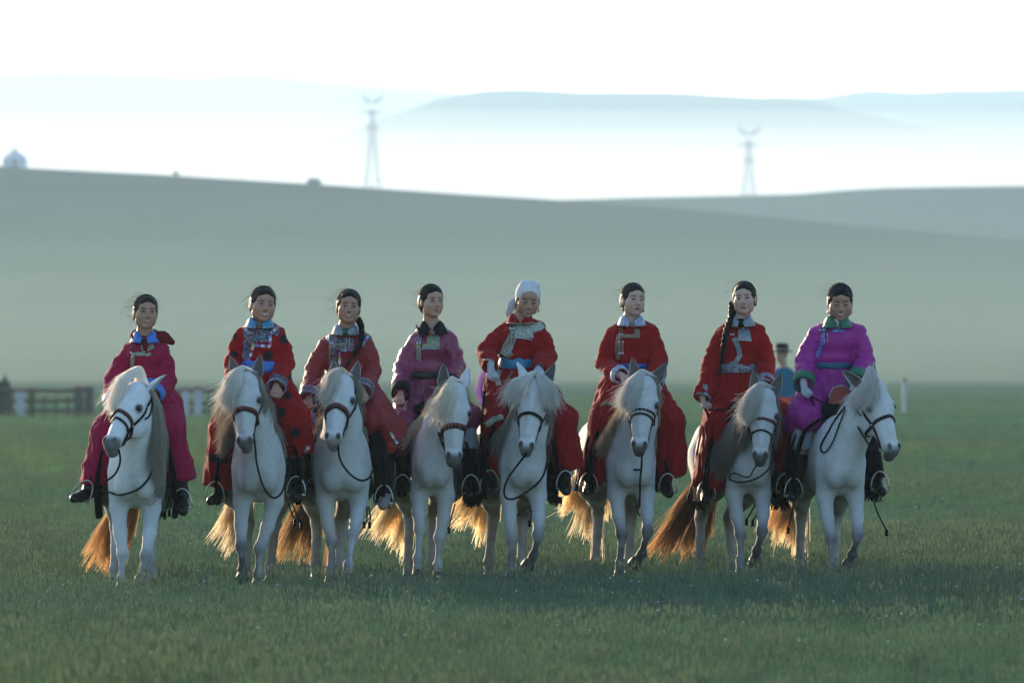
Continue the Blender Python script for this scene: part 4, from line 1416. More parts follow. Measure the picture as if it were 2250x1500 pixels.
    amp = skirt * (.016 * f1 + .014 * ridge(f3)) + (1 - skirt) * np.where(arm, .0085 * ridge(f2 * 1.1) + .004 * f3, .006 * ridge(f3)) + gather * (~arm) * .007 * fbm(Vr * np.array((1, 1, .2)), 70, sd_ + 3, 1)
    Vr = Vr + nr * amp[:, None]
    col = None
    if sp.get('dots'):
        col = np.tile(np.array((.30, .003, .004)), (len(Vr), 1))
        for (dx, dyp, r_) in sp['dots']:
            c0 = P(dx, dyp, .2); dd = np.hypot(Vr[:, 0] - c0[0], Vr[:, 2] - c0[2]) + .006 * f3
            m_ = np.clip((r_ - dd) / .006 + .5, 0, 1)[:, None] * (nr[:, 1] < .35)[:, None]
            col = col * (1 - m_) + np.array((.012, .010, .016)) * m_
    robe = mesh_obj('robe', Vr, Qr, sp['robe'], root, col=col)
    rb = bvh_of(robe)

    # ---- sash
    hh = sp.get('sash_h', .045)
    V2 = []; F2 = []; na = 48; nz_ = 6
    tilt = sp.get('sash_tilt', 0)
    for k in range(nz_ + 1):
        t = k / nz_ * 2 - 1
        for j in range(na):
            an = 2 * math.pi * j / na
            rx = wh + .010 + .006 * (1 - t * t); ry = wh * .76 + .018 + .006 * (1 - t * t)
            w_ = .0025 * math.sin(an * 5 + t * 4 + sd_) + .002 * math.sin(t * 9 + an * 2)
            V2.append((wa[0] + math.cos(an) * (rx + w_), wa[1] + math.sin(an) * (ry + w_), wa[2] + t * hh * .5 * (1 + .08 * math.sin(an * 2)) + tilt * math.cos(an)))
    for k in range(nz_):
        for j in range(na): F2.append((k * na + j, k * na + (j + 1) % na, (k + 1) * na + (j + 1) % na, (k + 1) * na + j))
    F2.append(tuple(range(na))[::-1]); F2.append(tuple(range(nz_ * na, (nz_ + 1) * na)))
    mesh_obj(sp.get('sash_name', 'sash'), V2, F2, sp['sash'], root)

    # ---- cuffs
    if sp.get('cuff'):
        for i in (0, 1):
            L = sp.get('cuff_l', .05)
            d = wr[i] - el[i]; d = d / np.linalg.norm(d)
            V2 = []; F2 = []; na = 24; base = wr[i]
            u = np.cross(d, (0, 1, 0)); u /= np.linalg.norm(u); v3 = np.cross(d, u); sw = sp.get('sleeve', 1.0) * sp.get('cuff_r', 1.0)
            prof = [(-L, .066), (-L, .070), (-.02, .067), (.012, .066), (.016, .063), (.012, .052), (-.03, .050)]
            for (t, r) in prof:
                for j in range(na):
                    an = 2 * math.pi * j / na
                    V2.append(base + d * t + (u * math.cos(an) + v3 * math.sin(an)) * r * sw * (1 + .03 * math.sin(an * 3 + i)))
            for k in range(len(prof) - 1):
                for j in range(na): F2.append((k * na + j, k * na + (j + 1) % na, (k + 1) * na + (j + 1) % na, (k + 1) * na + j))
            cu = mesh_obj('cuff', V2, F2, sp['cuff'], root)
            cb = BVHTree.FromPolygons([Vector(v) for v in V2], F2)
            if sp.get('cuff_trim'):
                for t_, mt in sp['cuff_trim']:
                    ring = [base + d * t_ + (u * math.cos(a_) + v3 * math.sin(a_)) * .0705 * sw for a_ in np.linspace(0, 2 * math.pi, 28, endpoint=False)]
                    v_, f_ = tube(ring, .004, 5, closed=True); mesh_obj('cuff_braid', v_, f_, mt, cu)

    # ---- gloves over the hands
    if sp.get('gloves'):
        for i in (0, 1):
            G = Body(axis(wr[i][0] - .09, wr[i][0] + .09, .0058), axis(wr[i][1] - .16, wr[i][1] + .06, .0058), axis(wr[i][2] - .13, wr[i][2] + .06, .0058))
            d = wr[i] - el[i]; d = d / np.linalg.norm(d); hd = sp.get('hdir', (None, None))[i]
            d2 = np.array(hd, float) if hd is not None else d * .6 + np.array((0, -.5, -.3))
            add_hand(G, wr[i] + d * .01, d2, (.15 * (1 if i == 0 else -1), .25, -1.0) if abs(d2[2] / np.linalg.norm(d2)) < .75 else ((1 if i == 0 else -1) * .8, -.5, 0), .95, 1.1, 1 if i == 0 else -1)
            G.F -= .0035
            v_, f_ = G.mesh(); v_, f_ = keep_main(v_, f_, 100); mesh_obj('glove', v_, f_, M_GLOVE, root)

    # ---- collar: a turned-down band open at the front
    if sp.get('collar'):
        cm, cw, cdrop = sp['collar'][:3]
        V2 = []; F2 = []; n = 41
        cc = nb + np.array((0, -.012, .012))
        for i in range(n):
            a = -math.pi * .93 + 2 * math.pi * .93 * i / (n - 1)       # 0 = back
            sx, sy = math.sin(a), math.cos(a)
            fr = abs(a) / (math.pi * .93)
            tipx = max(0, (fr - .72) / .28)
            prof = [(.058, -.02), (.060, .046 - .045 * tipx ** 1.2), (.066, .052 - .050 * tipx ** 1.2), (.077 + .012 * fr, .034 - .040 * tipx), (.080 + cw * (.4 + .6 * fr), .004 - cdrop * (.35 + .65 * fr)), (.078 + cw * (.4 + .6 * fr), -.003 - cdrop * (.35 + .65 * fr))]
            for (r, z) in prof:
                V2.append(cc + np.array((sx * r * (1.0), sy * r * .95 - .035 * (fr > .3) * (fr - .3) - .02 * tipx, z)))
        m = len(prof)
        for i in range(n - 1):
            for j in range(m - 1):
                a = i * m + j; F2.append((a, a + 1, a + m + 1, a + m))
        co = mesh_obj('collar', V2, F2, cm, root)
        mod = co.modifiers.new('thick', 'SOLIDIFY'); mod.thickness = .004; mod.offset = 0
        if len(sp['collar']) > 3:
            e_ = [V2[i * m + 4] for i in range(n)]
            v_, f_ = tube([np.array(p) + (0, -.002, .001) for p in e_], .0035, 5)
            mesh_obj('collar_braid', v_, f_, sp['collar'][3], co)
        if sp.get('shirt'):
            v_, f_ = tube([cc + (0, -.045, .012), cc + (0, -.070, -.035)], [.036, .020], 10); mesh_obj('shirt', v_, f_, sp['shirt'], root)

    # ---- trims on the front, given in photo pixels
    def strip(pts, w, mat, name='trim', lift=.007, nw=None, colf=None, par=None):
        c = [(P(a, b_, .15)[0], P(a, b_, .15)[2]) for a, b_ in pts]
        ww = [x / K for x in w] if hasattr(w, '__len__') else w / K
        mx = max(ww) if hasattr(ww, '__len__') else ww
        return conform_strip(rb, c, ww, nw or max(2, int(mx / .010)), lift, mat, name, par or root, P, colf, fallback=float(ch[1] - .12))
    for t in sp.get('trims', []):
        kind = t[0]
        if kind == 's': strip(t[1], t[2], t[3], t[4] if len(t) > 4 else 'trim', t[5] if len(t) > 5 else .007)
        elif kind == 'r':      # patchwork braid
            ph = Rg.integers(0, 8)
            strip(t[1], t[2], M_VC, 'patchwork_braid', t[3] if len(t) > 3 else .009, nw=2, colf=lambda s_, u, ph=ph: RAINBOW[int(s_ / .017 + ph) % 8])
        elif kind == 'c':      # hanging cord with beads
            pts = [P(a, b_, .1) for a, b_ in t[1]]
            out = []
            for p in smooth_path(pts, 12):
                h = rb.ray_cast(Vector((p[0], -3, p[2])), Vector((0, 1, 0))); y = h[0].y if h[0] is not None else p[1]
                out.append((p[0], y - .012, p[2]))
            v_, f_ = tube(out, t[3] if len(t) > 3 else .0035, 6); mesh_obj('cord', v_, f_, t[2], root)
        elif kind == 'b':      # bead or toggle
            for a, b_ in t[1]:
                p = P(a, b_, .1); h = rb.ray_cast(Vector((p[0], -3, p[2])), Vector((0, 1, 0))); y = h[0].y if h[0] is not None else p[1]
                v_, f_ = tube([(p[0], y - .016, p[2] + .008), (p[0], y - .018, p[2] + .004), (p[0], y - .018, p[2] - .004), (p[0], y - .016, p[2] - .008)], [.003, t[3] if len(t) > 3 else .008, t[3] if len(t) > 3 else .008, .003], 8)
                mesh_obj('toggle', v_, f_, t[2], root)
    # ---- legs below the hem
    for i in (0, 1):
        if sp.get('trousers') and sp['trousers'][i] is not None:
            T_ = Body(axis(min(hip[i][0], kn[i][0], ank[i][0]) - .13, max(hip[i][0], kn[i][0], ank[i][0]) + .13, .0105), axis(kn[i][1] - .16, hip[i][1] + .1, .012), axis(ank[i][2] - .02, hip[i][2] + .05, .0105))
            cut = sp['trousers'][i][1]
            T_.chain([hip[i], kn[i], ank[i]], [.07, .086, .062], .04)
            T_.halfspace_cut(P(0, cut), (0, 0, -1))
            v_, f_ = T_.mesh(); v_ = v_ + fbm(v_ * np.array((1, 1, .5)), 40, sd_ + 9)[:, None] * .003
            mesh_obj('trousers', v_, f_, sp['trousers'][i][0], root)
        bm_, shaft = sp.get('boots', ((M_BOOT, .20), (M_BOOT, .20)))[i]
        lb = ank[i] + (kn[i] - ank[i]) / np.linalg.norm(kn[i] - ank[i]) * shaft
        df = toe[i] - ank[i]
        mn = np.minimum(np.minimum(lb, ank[i]), toe[i]) - .09; mx = np.maximum(np.maximum(lb, ank[i]), toe[i]) + .09
        Bb = Body(axis(mn[0], mx[0], .0085), axis(mn[1], mx[1], .0095), axis(mn[2], mx[2], .0085))
        Bb.chain([lb, ank[i]], [.064, .050], .02)
        foot = ank[i] + (0, 0, -.028)
        Bb.cap(ank[i] + (0, .02, -.03), foot + df * .5, .042, .043, .02)
        Bb.cap(foot + df * .5, foot + df + (0, 0, .008), .045, .036, .015)
        Bb.halfspace_cut(foot + (0, 0, -.042) + np.minimum(0, df[2]) * np.array((0, 0, .5)), (-df[0] * .2, 0, -1)) if abs(df[2]) < .06 else None
        Bb.halfspace_cut(lb, (kn[i] - ank[i])); d_ = (kn[i] - ank[i]) / np.linalg.norm(kn[i] - ank[i])
        Bb.cap(lb - d_ * .04, lb + d_ * .03, .052, .055, .004, op='sub')
        v_, f_ = Bb.mesh(); v_, f_ = keep_main(v_, f_, 100)
        v_ = v_ + fbm(v_ * np.array((.6, .6, 1)), 55, sd_ + 20 + i)[:, None] * .0016
        mesh_obj('boot', v_, f_, bm_, root)
    return dict(root=root, P=P, q=q, Hm=Hm, hc=hc, hs=hs, rb=rb, wr=wr, toe=toe, ank=ank, D=D, nb=nb, body=body)

# ---------------------------------------------------------------- the eight riders
RIDERS = [
 dict(label='smiling woman in crimson robe with dark red neck scarf and blue sash, leftmost rider',
      head=(320, 688, 12, -2, 3), hs=1.0, skin=SKIN[0], brown=True, robe=M_CRIM,
      sh=((280, 768), (358, 763)), el=((250, 834), (366, 834)), wr=((246, 886), (338, 866)), waist=(322, 838, 45),
      kn=((232, 955), (372, 940)), hem=((210, 1058), (396, 1048)), skr=((.115, .100), (.110, .085)), ank=((196, 1074), (400, 1086)), toe=((164, 1088), (402, 1116)),
      sash=M_SASH_B, sash_h=.05, sash_tilt=.0, cuff=M_SASH_B, cuff_l=.05, ears_out=(1, 0), wisp_dir=(-1.0, 0, -.55), wisps=110,
      face=dict(eye=.0046, smile=1.0, open=.6, wide=1.0), collar=(M_SASH_B, .03, .03), hemtilt=((.25, 0, 0), (-.1, 0, 0)),
      trims=[('s', [(322, 750), (322, 758), (328, 770)], [20, 26, 30], M_BR_GOLD, 'trim_panel'), ('s', [(332, 778), (296, 777)], 8, M_BR_GOLD), ('s', [(294, 776), (291, 790), (289, 815), (284, 832)], 9, M_BR_GOLD),
             ('c', [(293, 752), (290, 768), (289, 774)], M_CORD), ('c', [(296, 752), (295, 768), (293, 774)], M_CORD), ('b', [(288, 775), (293, 778), (290, 783)], M_BEAD)]),
 dict(label='laughing woman in a red robe with large black spots and patchwork trim',
      head=(578, 671, 14, 0, 6), hs=1.06, skin=SKIN[2], brown=True, robe=M_REDV,
      sh=((526, 736), (616, 731)), el=((514, 796), (626, 796)), wr=((512, 866), (608, 848)), waist=(574, 806, 47),
      kn=((496, 945), (644, 925)), hem=((480, 1066), (656, 992)), skr=((.115, .095), (.12, .10)), ank=((488, 1080), (655, 1062)), toe=((464, 1094), (648, 1086)),
      sash=M_SASH_B, sash_h=.085, cuff=M_BR_BLK, cuff_l=.055, ears_out=(1, 0), wisp_dir=(-.9, 0, -.5), cuff_trim=[(.012, M_BR_BLUE)],
      face=dict(eye=.0040, smile=1.3, open=1.15, wide=1.04, gaze=1), collar=(M_SASH_T, .035, .03, M_BR_BLUE),
      dots=[(513, 739, .030), (624, 746, .030), (590, 781, .037), (514, 778, .030), (505, 921, .035), (470, 1005, .035), (494, 1010, .026), (634, 868, .030), (618, 905, .04), (650, 950, .035), (640, 828, .02), (482, 880, .02), (480, 1050, .02)],
      trims=[('s', [(534, 714), (545, 722), (548, 740)], [20, 26, 22], M_BR_BLK, 'yoke'), ('s', [(618, 711), (606, 720), (600, 735)], [20, 24, 20], M_BR_BLK, 'yoke'),
             ('s', [(574, 722), (574, 752)], 44, M_BR_BLK, 'yoke', .008), ('s', [(552, 728), (548, 752), (543, 770), (537, 790)], [18, 20, 18, 14], M_BR_BLK, 'yoke', .009),
             ('r', [(524, 708), (538, 722), (549, 733)], 6), ('r', [(624, 706), (606, 722), (595, 732)], 6), ('r', [(594, 732), (594, 760)], 6, .011), ('r', [(594, 761), (556, 758)], 6, .011), ('r', [(557, 758), (552, 775), (546, 793)], 6, .011),
             ('s', [(538, 748), (536, 772)], 4, M_SASH_T, 'piping', .012), ('s', [(560, 742), (582, 742), (582, 726)], 3, M_SASH_T, 'piping', .012),
             ('r', [(664, 1008), (674, 988), (682, 978)], 8, .012)]),
 dict(label='woman in red flowered robe with dark ponytail over her shoulder and grey suede boots',
      head=(766, 676, 4, -3, 4), hs=1.02, skin=SKIN[0], robe=M_REDF,
      sh=((714, 752), (806, 747)), el=((689, 818), (816, 815)), wr=((679, 874), (797, 858)), waist=(765, 822, 46),
      kn=((702, 925), (828, 925)), hem=((708, 988), (862, 978)), skr=((.105, .11), (.11, .10)), ank=((684, 1066), (846, 1082)), toe=((693, 1090, -.02), (842, 1104, -.02)),
      sash=M_BR_BLK, sash_h=.04, cuff=M_BR_BLK, cuff_l=.06, cuff_r=1.06, ears_out=(1, 1), bun=0, cuff_trim=[(.012, M_BR_BLUE), (-.05, M_BR_BLUE)],
      face=dict(eye=.0042, smile=.95, open=.85, wide=.98), collar=(M_BR_GREY, .030, .028, M_BR_GOLD), shirt=M_GREEN,
      braid=[(786, 700, .26), (794, 718, .18), (794, 745, .10), (786, 768, .08), (776, 782, .09)], braid_r=.030,
      trousers=((M_TROUS, 1075), (M_TROUS, 1085)), boots=((M_BOOTG, .21), (M_BOOTG, .19)), hemtilt=((0, 0, 0), (.4, 0, 0)),
      trims=[('s', [(716, 730), (728, 742), (738, 752)], 22, M_BR_BLK, 'yoke'), ('s', [(812, 728), (800, 745), (790, 756)], 20, M_BR_BLK, 'yoke'),
             ('s', [(757, 742), (757, 768)], 42, M_BR_BLK, 'yoke', .008), ('s', [(733, 758), (733, 800)], 14, M_BR_BLK, 'yoke', .009),
             ('r', [(713, 726), (722, 748), (735, 762)], 6, .011), ('r', [(815, 728), (803, 748), (788, 762)], 6, .011), ('r', [(746, 772), (746, 804)], 6, .011), ('r', [(746, 770), (776, 768)], 6, .011),
             ('s', [(724, 757), (724, 800)], 3, M_BR_GOLD, 'piping', .012), ('s', [(726, 757), (762, 755), (762, 742)], 3, M_BR_GOLD, 'piping', .012), ('s', [(768, 762), (768, 742)], 3, M_BR_BLUE, 'piping', .012),
             ('s', [(692, 872), (691, 905)], 10, M_BR_BLK, 'skirt_edging', .014), ('s', [(690, 905), (694, 950), (702, 988)], 9, M_BR_VIO, 'skirt_edging', .013), ('s', [(684, 940), (690, 985)], 4, M_BR_GOLD, 'skirt_edging', .013),
             ('r', [(858, 948), (866, 962), (874, 974)], 6, .012)]),
 dict(label='woman in a plum satin robe with wide black velvet collar and black cuffs',
      head=(949, 664, 24, -2, 2), hs=1.0, skin=SKIN[1], robe=M_PLUM,
      sh=((908, 744), (990, 738)), el=((884, 812), (1001, 800)), wr=((880, 864), (984, 848)), waist=(940, 824, 46),
      kn=((888, 935), (1020, 915)), hem=((884, 992), (1010, 960)), skr=((.115, .10), (.11, .08)), ank=((886, 1062), (1035, 1062)), toe=((884, 1080), (1035, 1080)),
      sash=M_SASH_K, sash_h=.055, cuff=M_BLACKC, cuff_l=.07, cuff_r=1.05, ears_out=(1, 0), wisp_dir=(-1.1, 0, .2), wisps=60,
      face=dict(eye=.0056, smile=.3, wide=.97, gaze=1), boots=((M_BOOT, .26), (M_BOOT, .27)), collar=(M_BLACKC, .052, .050), trousers=(None, (M_PALE, 985)), hemtilt=((0, 0, 0), (-.2, 0, 0)),
      trims=[('s', [(952, 736), (952, 764)], 28, M_BR_GOLD, 'trim_panel'), ('s', [(964, 760), (928, 760)], 9, M_BR_GOLD), ('s', [(920, 752), (919, 790)], 9, M_BR_GOLD),
             ('s', [(965, 766), (924, 766), (924, 796)], 2, M_BR_BLUE, 'piping', .011), ('s', [(990, 712), (978, 732)], 5, M_BR_SILV), ('s', [(915, 712), (920, 730)], 5, M_BR_SILV),
             ('s', [(858, 908), (866, 935), (880, 975)], 9, M_BR_SILV, 'skirt_edging', .013),
             ('c', [(918, 718), (920, 738), (920, 750)], M_BR_BLUE), ('c', [(923, 722), (925, 740), (924, 750)], M_BR_BLUE), ('b', [(917, 754), (923, 753), (949, 733), (953, 732)], M_BEAD)]),
 dict(label='woman in a red robe, white headscarf and turquoise sash, looking down',
      head=(1160, 660, 6, 16, 5), hs=1.03, skin=SKIN[2], robe=M_RED, bun=0, scarfed=True,
      sh=((1097, 730), (1190, 720)), el=((1070, 774), (1200, 784)), wr=((1078, 804), (1184, 810)), waist=(1138, 797, 38), wrd=(.02, .0), eld=(.22, .22),
      kn=((1092, 930), (1232, 925)), hem=((1086, 1036), (1250, 1028)), skr=((.115, .105), (.12, .09)), ank=((1078, 1052), (1240, 1052)), toe=((1075, 1070), (1244, 1072)),
      sash=M_SASH_T, sash_h=.085, sleeve=1.06, gloves=True, cuff=None, hdir=((0, -.15, -1), None),
      face=dict(eye=.0030, smile=1.0, open=.3, wide=1.02), collar=(M_RED, .030, .028, M_BR_SILV), wisps=25,
      trims=[('s', [(1118, 694), (1126, 706), (1140, 714)], [16, 18, 16], M_BR_SILV, 'yoke'), ('s', [(1200, 705), (1186, 716), (1170, 722)], [14, 20, 18], M_BR_SILV, 'yoke'),
             ('s', [(1152, 708), (1152, 742)], [34, 42], M_BR_SILV, 'trim_panel', .008), ('s', [(1130, 722), (1124, 745), (1116, 762), (1106, 780)], [14, 18, 24, 18], M_BR_SILV, 'trim_panel', .009),
             ('s', [(1170, 746), (1135, 741), (1126, 760), (1118, 782)], 2, M_BR_BLUE, 'piping', .012), ('s', [(1126, 776), (1114, 784)], 8, M_BR_KHAKI, 'trim', .012),
             ('c', [(1122, 694), (1122, 712), (1121, 718)], M_CORD), ('c', [(1129, 700), (1129, 714), (1128, 720)], M_CORD), ('c', [(1121, 724), (1121, 740), (1118, 756)], M_CORD), ('c', [(1129, 724), (1128, 742), (1126, 756)], M_CORD), ('b', [(1121, 721), (1129, 721)], M_WHITE, .011),
             ('s', [(1062, 790), (1080, 790), (1088, 796)], 3, M_BR_SILV, 'piping', .010), ('s', [(1174, 800), (1190, 798), (1194, 808)], 3, M_BR_SILV, 'piping', .010),
             ('s', [(1066, 934), (1086, 920), (1106, 914)], 14, M_BR_SILV, 'skirt_band', .013), ('s', [(1098, 812), (1092, 828), (1096, 846)], 12, M_BR_SILV, 'skirt_band', .013), ('s', [(1126, 816), (1112, 838)], 4, M_BR_KHAKI, 'skirt_band', .013)]),
 dict(label='stern woman in a plain red robe with blue and white floral collar and cuffs',
      head=(1392, 661, 20, -2, 3), hs=1.0, skin=SKIN[3], brown=True, robe=M_RED,
      sh=((1342, 732), (1434, 725)), el=((1328, 798), (1446, 792)), wr=((1364, 824), (1440, 838)), waist=(1389, 804, 40), bulk=1.03, wrd=(-.02, 0),
      kn=((1330, 930), (1466, 925)), hem=((1306, 1052), (1478, 1042)), skr=((.125, .10), (.12, .10)), ank=((1298, 1058), (1462, 1058)), toe=((1291, 1074), (1470, 1078)),
      sash=M_SASH_D, sash_h=.035, cuff=M_BR_BLUE, cuff_l=.035, ears_out=(1, 0), wisps=60, earrings=True, hdir=((.7, -.5, -.3), None),
      face=dict(eye=.0040, smile=-.25, lipstick=True, brow=.002, wide=.98), collar=(M_BR_BLUE, .036, .032, M_BR_GREY),
      trims=[('s', [(1400, 722), (1400, 741)], 12, M_BR_KHAKI, 'trim_panel'), ('s', [(1405, 738), (1362, 738)], 8, M_BR_KHAKI), ('s', [(1360, 735), (1356, 762), (1358, 790)], [9, 11, 10], M_BR_KHAKI),
             ('c', [(1362, 712), (1362, 734)], M_BR_KHAKI), ('c', [(1367, 712), (1367, 734)], M_BR_KHAKI), ('c', [(1361, 752), (1361, 774)], M_BEAD, .003), ('c', [(1365, 752), (1365, 775)], M_BEAD, .003), ('c', [(1369, 752), (1369, 774)], M_BEAD, .003), ('b', [(1362, 735), (1367, 735), (1361, 751), (1369, 751), (1365, 776), (1361, 776), (1369, 776)], M_BEAD),
             ('s', [(1318, 890), (1335, 884), (1352, 890)], 7, M_BR_KHAKI, 'skirt_band', .013)]),
 dict(label='young woman in red robe with wide silver belt and a very long dark braid',
      head=(1635, 658, -8, -2, -3), hs=1.02, skin=SKIN[3], robe=M_RED,
      sh=((1582, 730), (1672, 727)), el=((1563, 800), (1683, 796)), wr=((1544, 872), (1682, 846)), waist=(1622, 809, 40), wrd=(.06, 0),
      kn=((1582, 940), (1706, 920)), hem=((1557, 1070), (1722, 1030)), skr=((.125, .115), (.12, .09)), ank=((1556, 1072), (1724, 1058)), toe=((1550, 1092), (1726, 1078)),
      sash=M_BELT_S, sash_h=.070, sash_name='belt', cuff=M_BR_GREY, cuff_l=.075, cuff_r=.95, ears_out=(0, 1), bun=0, wisps=50, hdir=((.25, -.35, -.9), None),
      face=dict(eye=.0050, smile=.15, wide=.96), collar=(M_BR_GREY, .042, .034, M_BR_SILV), shirt=M_BLACKC,
      braid=[(1611, 668, .26), (1608, 690, .22), (1600, 715, .10), (1592, 745, .07), (1588, 775, .08), (1584, 798, .09)], braid_r=.034,
      trims=[('s', [(1634, 722), (1636, 748)], [24, 32], M_BR_GREY, 'trim_panel'), ('s', [(1651, 748), (1622, 746)], 3, M_BR_SILV, 'piping', .010),
             ('s', [(1612, 742), (1622, 762), (1626, 780), (1617, 796), (1602, 800)], [12, 12, 11, 10, 8], M_BR_GREY), ('b', [(1607, 735), (1612, 735), (1634, 722)], M_BEAD)]),
 dict(label='woman in bright magenta robe with green collar and cuffs and white gloves',
      head=(1846, 666, 3, 13, 0), hs=1.08, skin=SKIN[2], robe=M_MAG,
      sh=((1787, 732), (1891, 727)), el=((1770, 796), (1900, 792)), wr=((1766, 842), (1882, 836)), waist=(1832, 803, 42), bulk=1.08, sleeve=1.08,
      kn=((1768, 915), (1900, 915)), hem=((1760, 932), (1898, 985)), skr=((.125, .104), (.11, .08)), ank=((1748, 1070), (1926, 1052)), toe=((1742, 1086), (1938, 1074)),
      sash=M_SASH_TEAL, sash_h=.045, cuff=M_GREEN, cuff_l=.065, cuff_r=1.10, gloves=True, ears_out=(0, 0), wisps=40, hdir=((.1, -.3, -.95), None),
      face=dict(eye=.0026, smile=1.05, open=.8, wide=1.06), collar=(M_GREEN, .048, .040), shirt=M_WHITE, boots=((M_BOOT, .26), (M_BOOT, .20)),
      trousers=((M_PALE, 988), (M_TROUS, 1050)), hemtilt=((.5, 0, 0), (0, 0, 0)),
      trims=[('s', [(1826, 727), (1856, 727)], 7, M_BR_VIO), ('s', [(1843, 716), (1843, 726)], 9, M_BR_VIO), ('s', [(1812, 718), (1808, 742), (1803, 765), (1795, 784)], [6, 8, 9, 8], M_BR_VIO),
             ('c', [(1808, 704), (1808, 724)], M_BR_BLUE), ('c', [(1816, 714), (1816, 724)], M_BR_BLUE), ('c', [(1812, 730), (1812, 754)], M_BR_BLUE), ('c', [(1818, 730), (1818, 752)], M_BR_BLUE), ('b', [(1806, 727), (1814, 727), (1842, 714)], M_GREEN, .010), ('b', [(1803, 726), (1811, 725), (1835, 714)], M_BEAD)]),
]
RS = {}
for n_, r in enumerate(RIDERS):
    if _only and str(n_ + 1) not in _only.split(','): continue
    h = HORSES[n_]
    r['D'] = h['D']; r['seed'] = 300 + n_ * 11
    r['root'] = (h['loc'].x + .0, h['loc'].y + .25, 1.18 + h['dz'])
    t0 = _t.time()
    RS[n_] = build_rider(r)
    print('rider', n_ + 1, round(_t.time() - t0, 2), len(RS[n_]['body'].data.vertices))

# ---------------------------------------------------------------- saddles, bridles, stirrups, whip, headscarf
def local_of(h):
    Ri = rot_z(-h['psi']); loc = np.array(h['loc'])
    return lambda p: Ri @ (np.array(p) - loc)


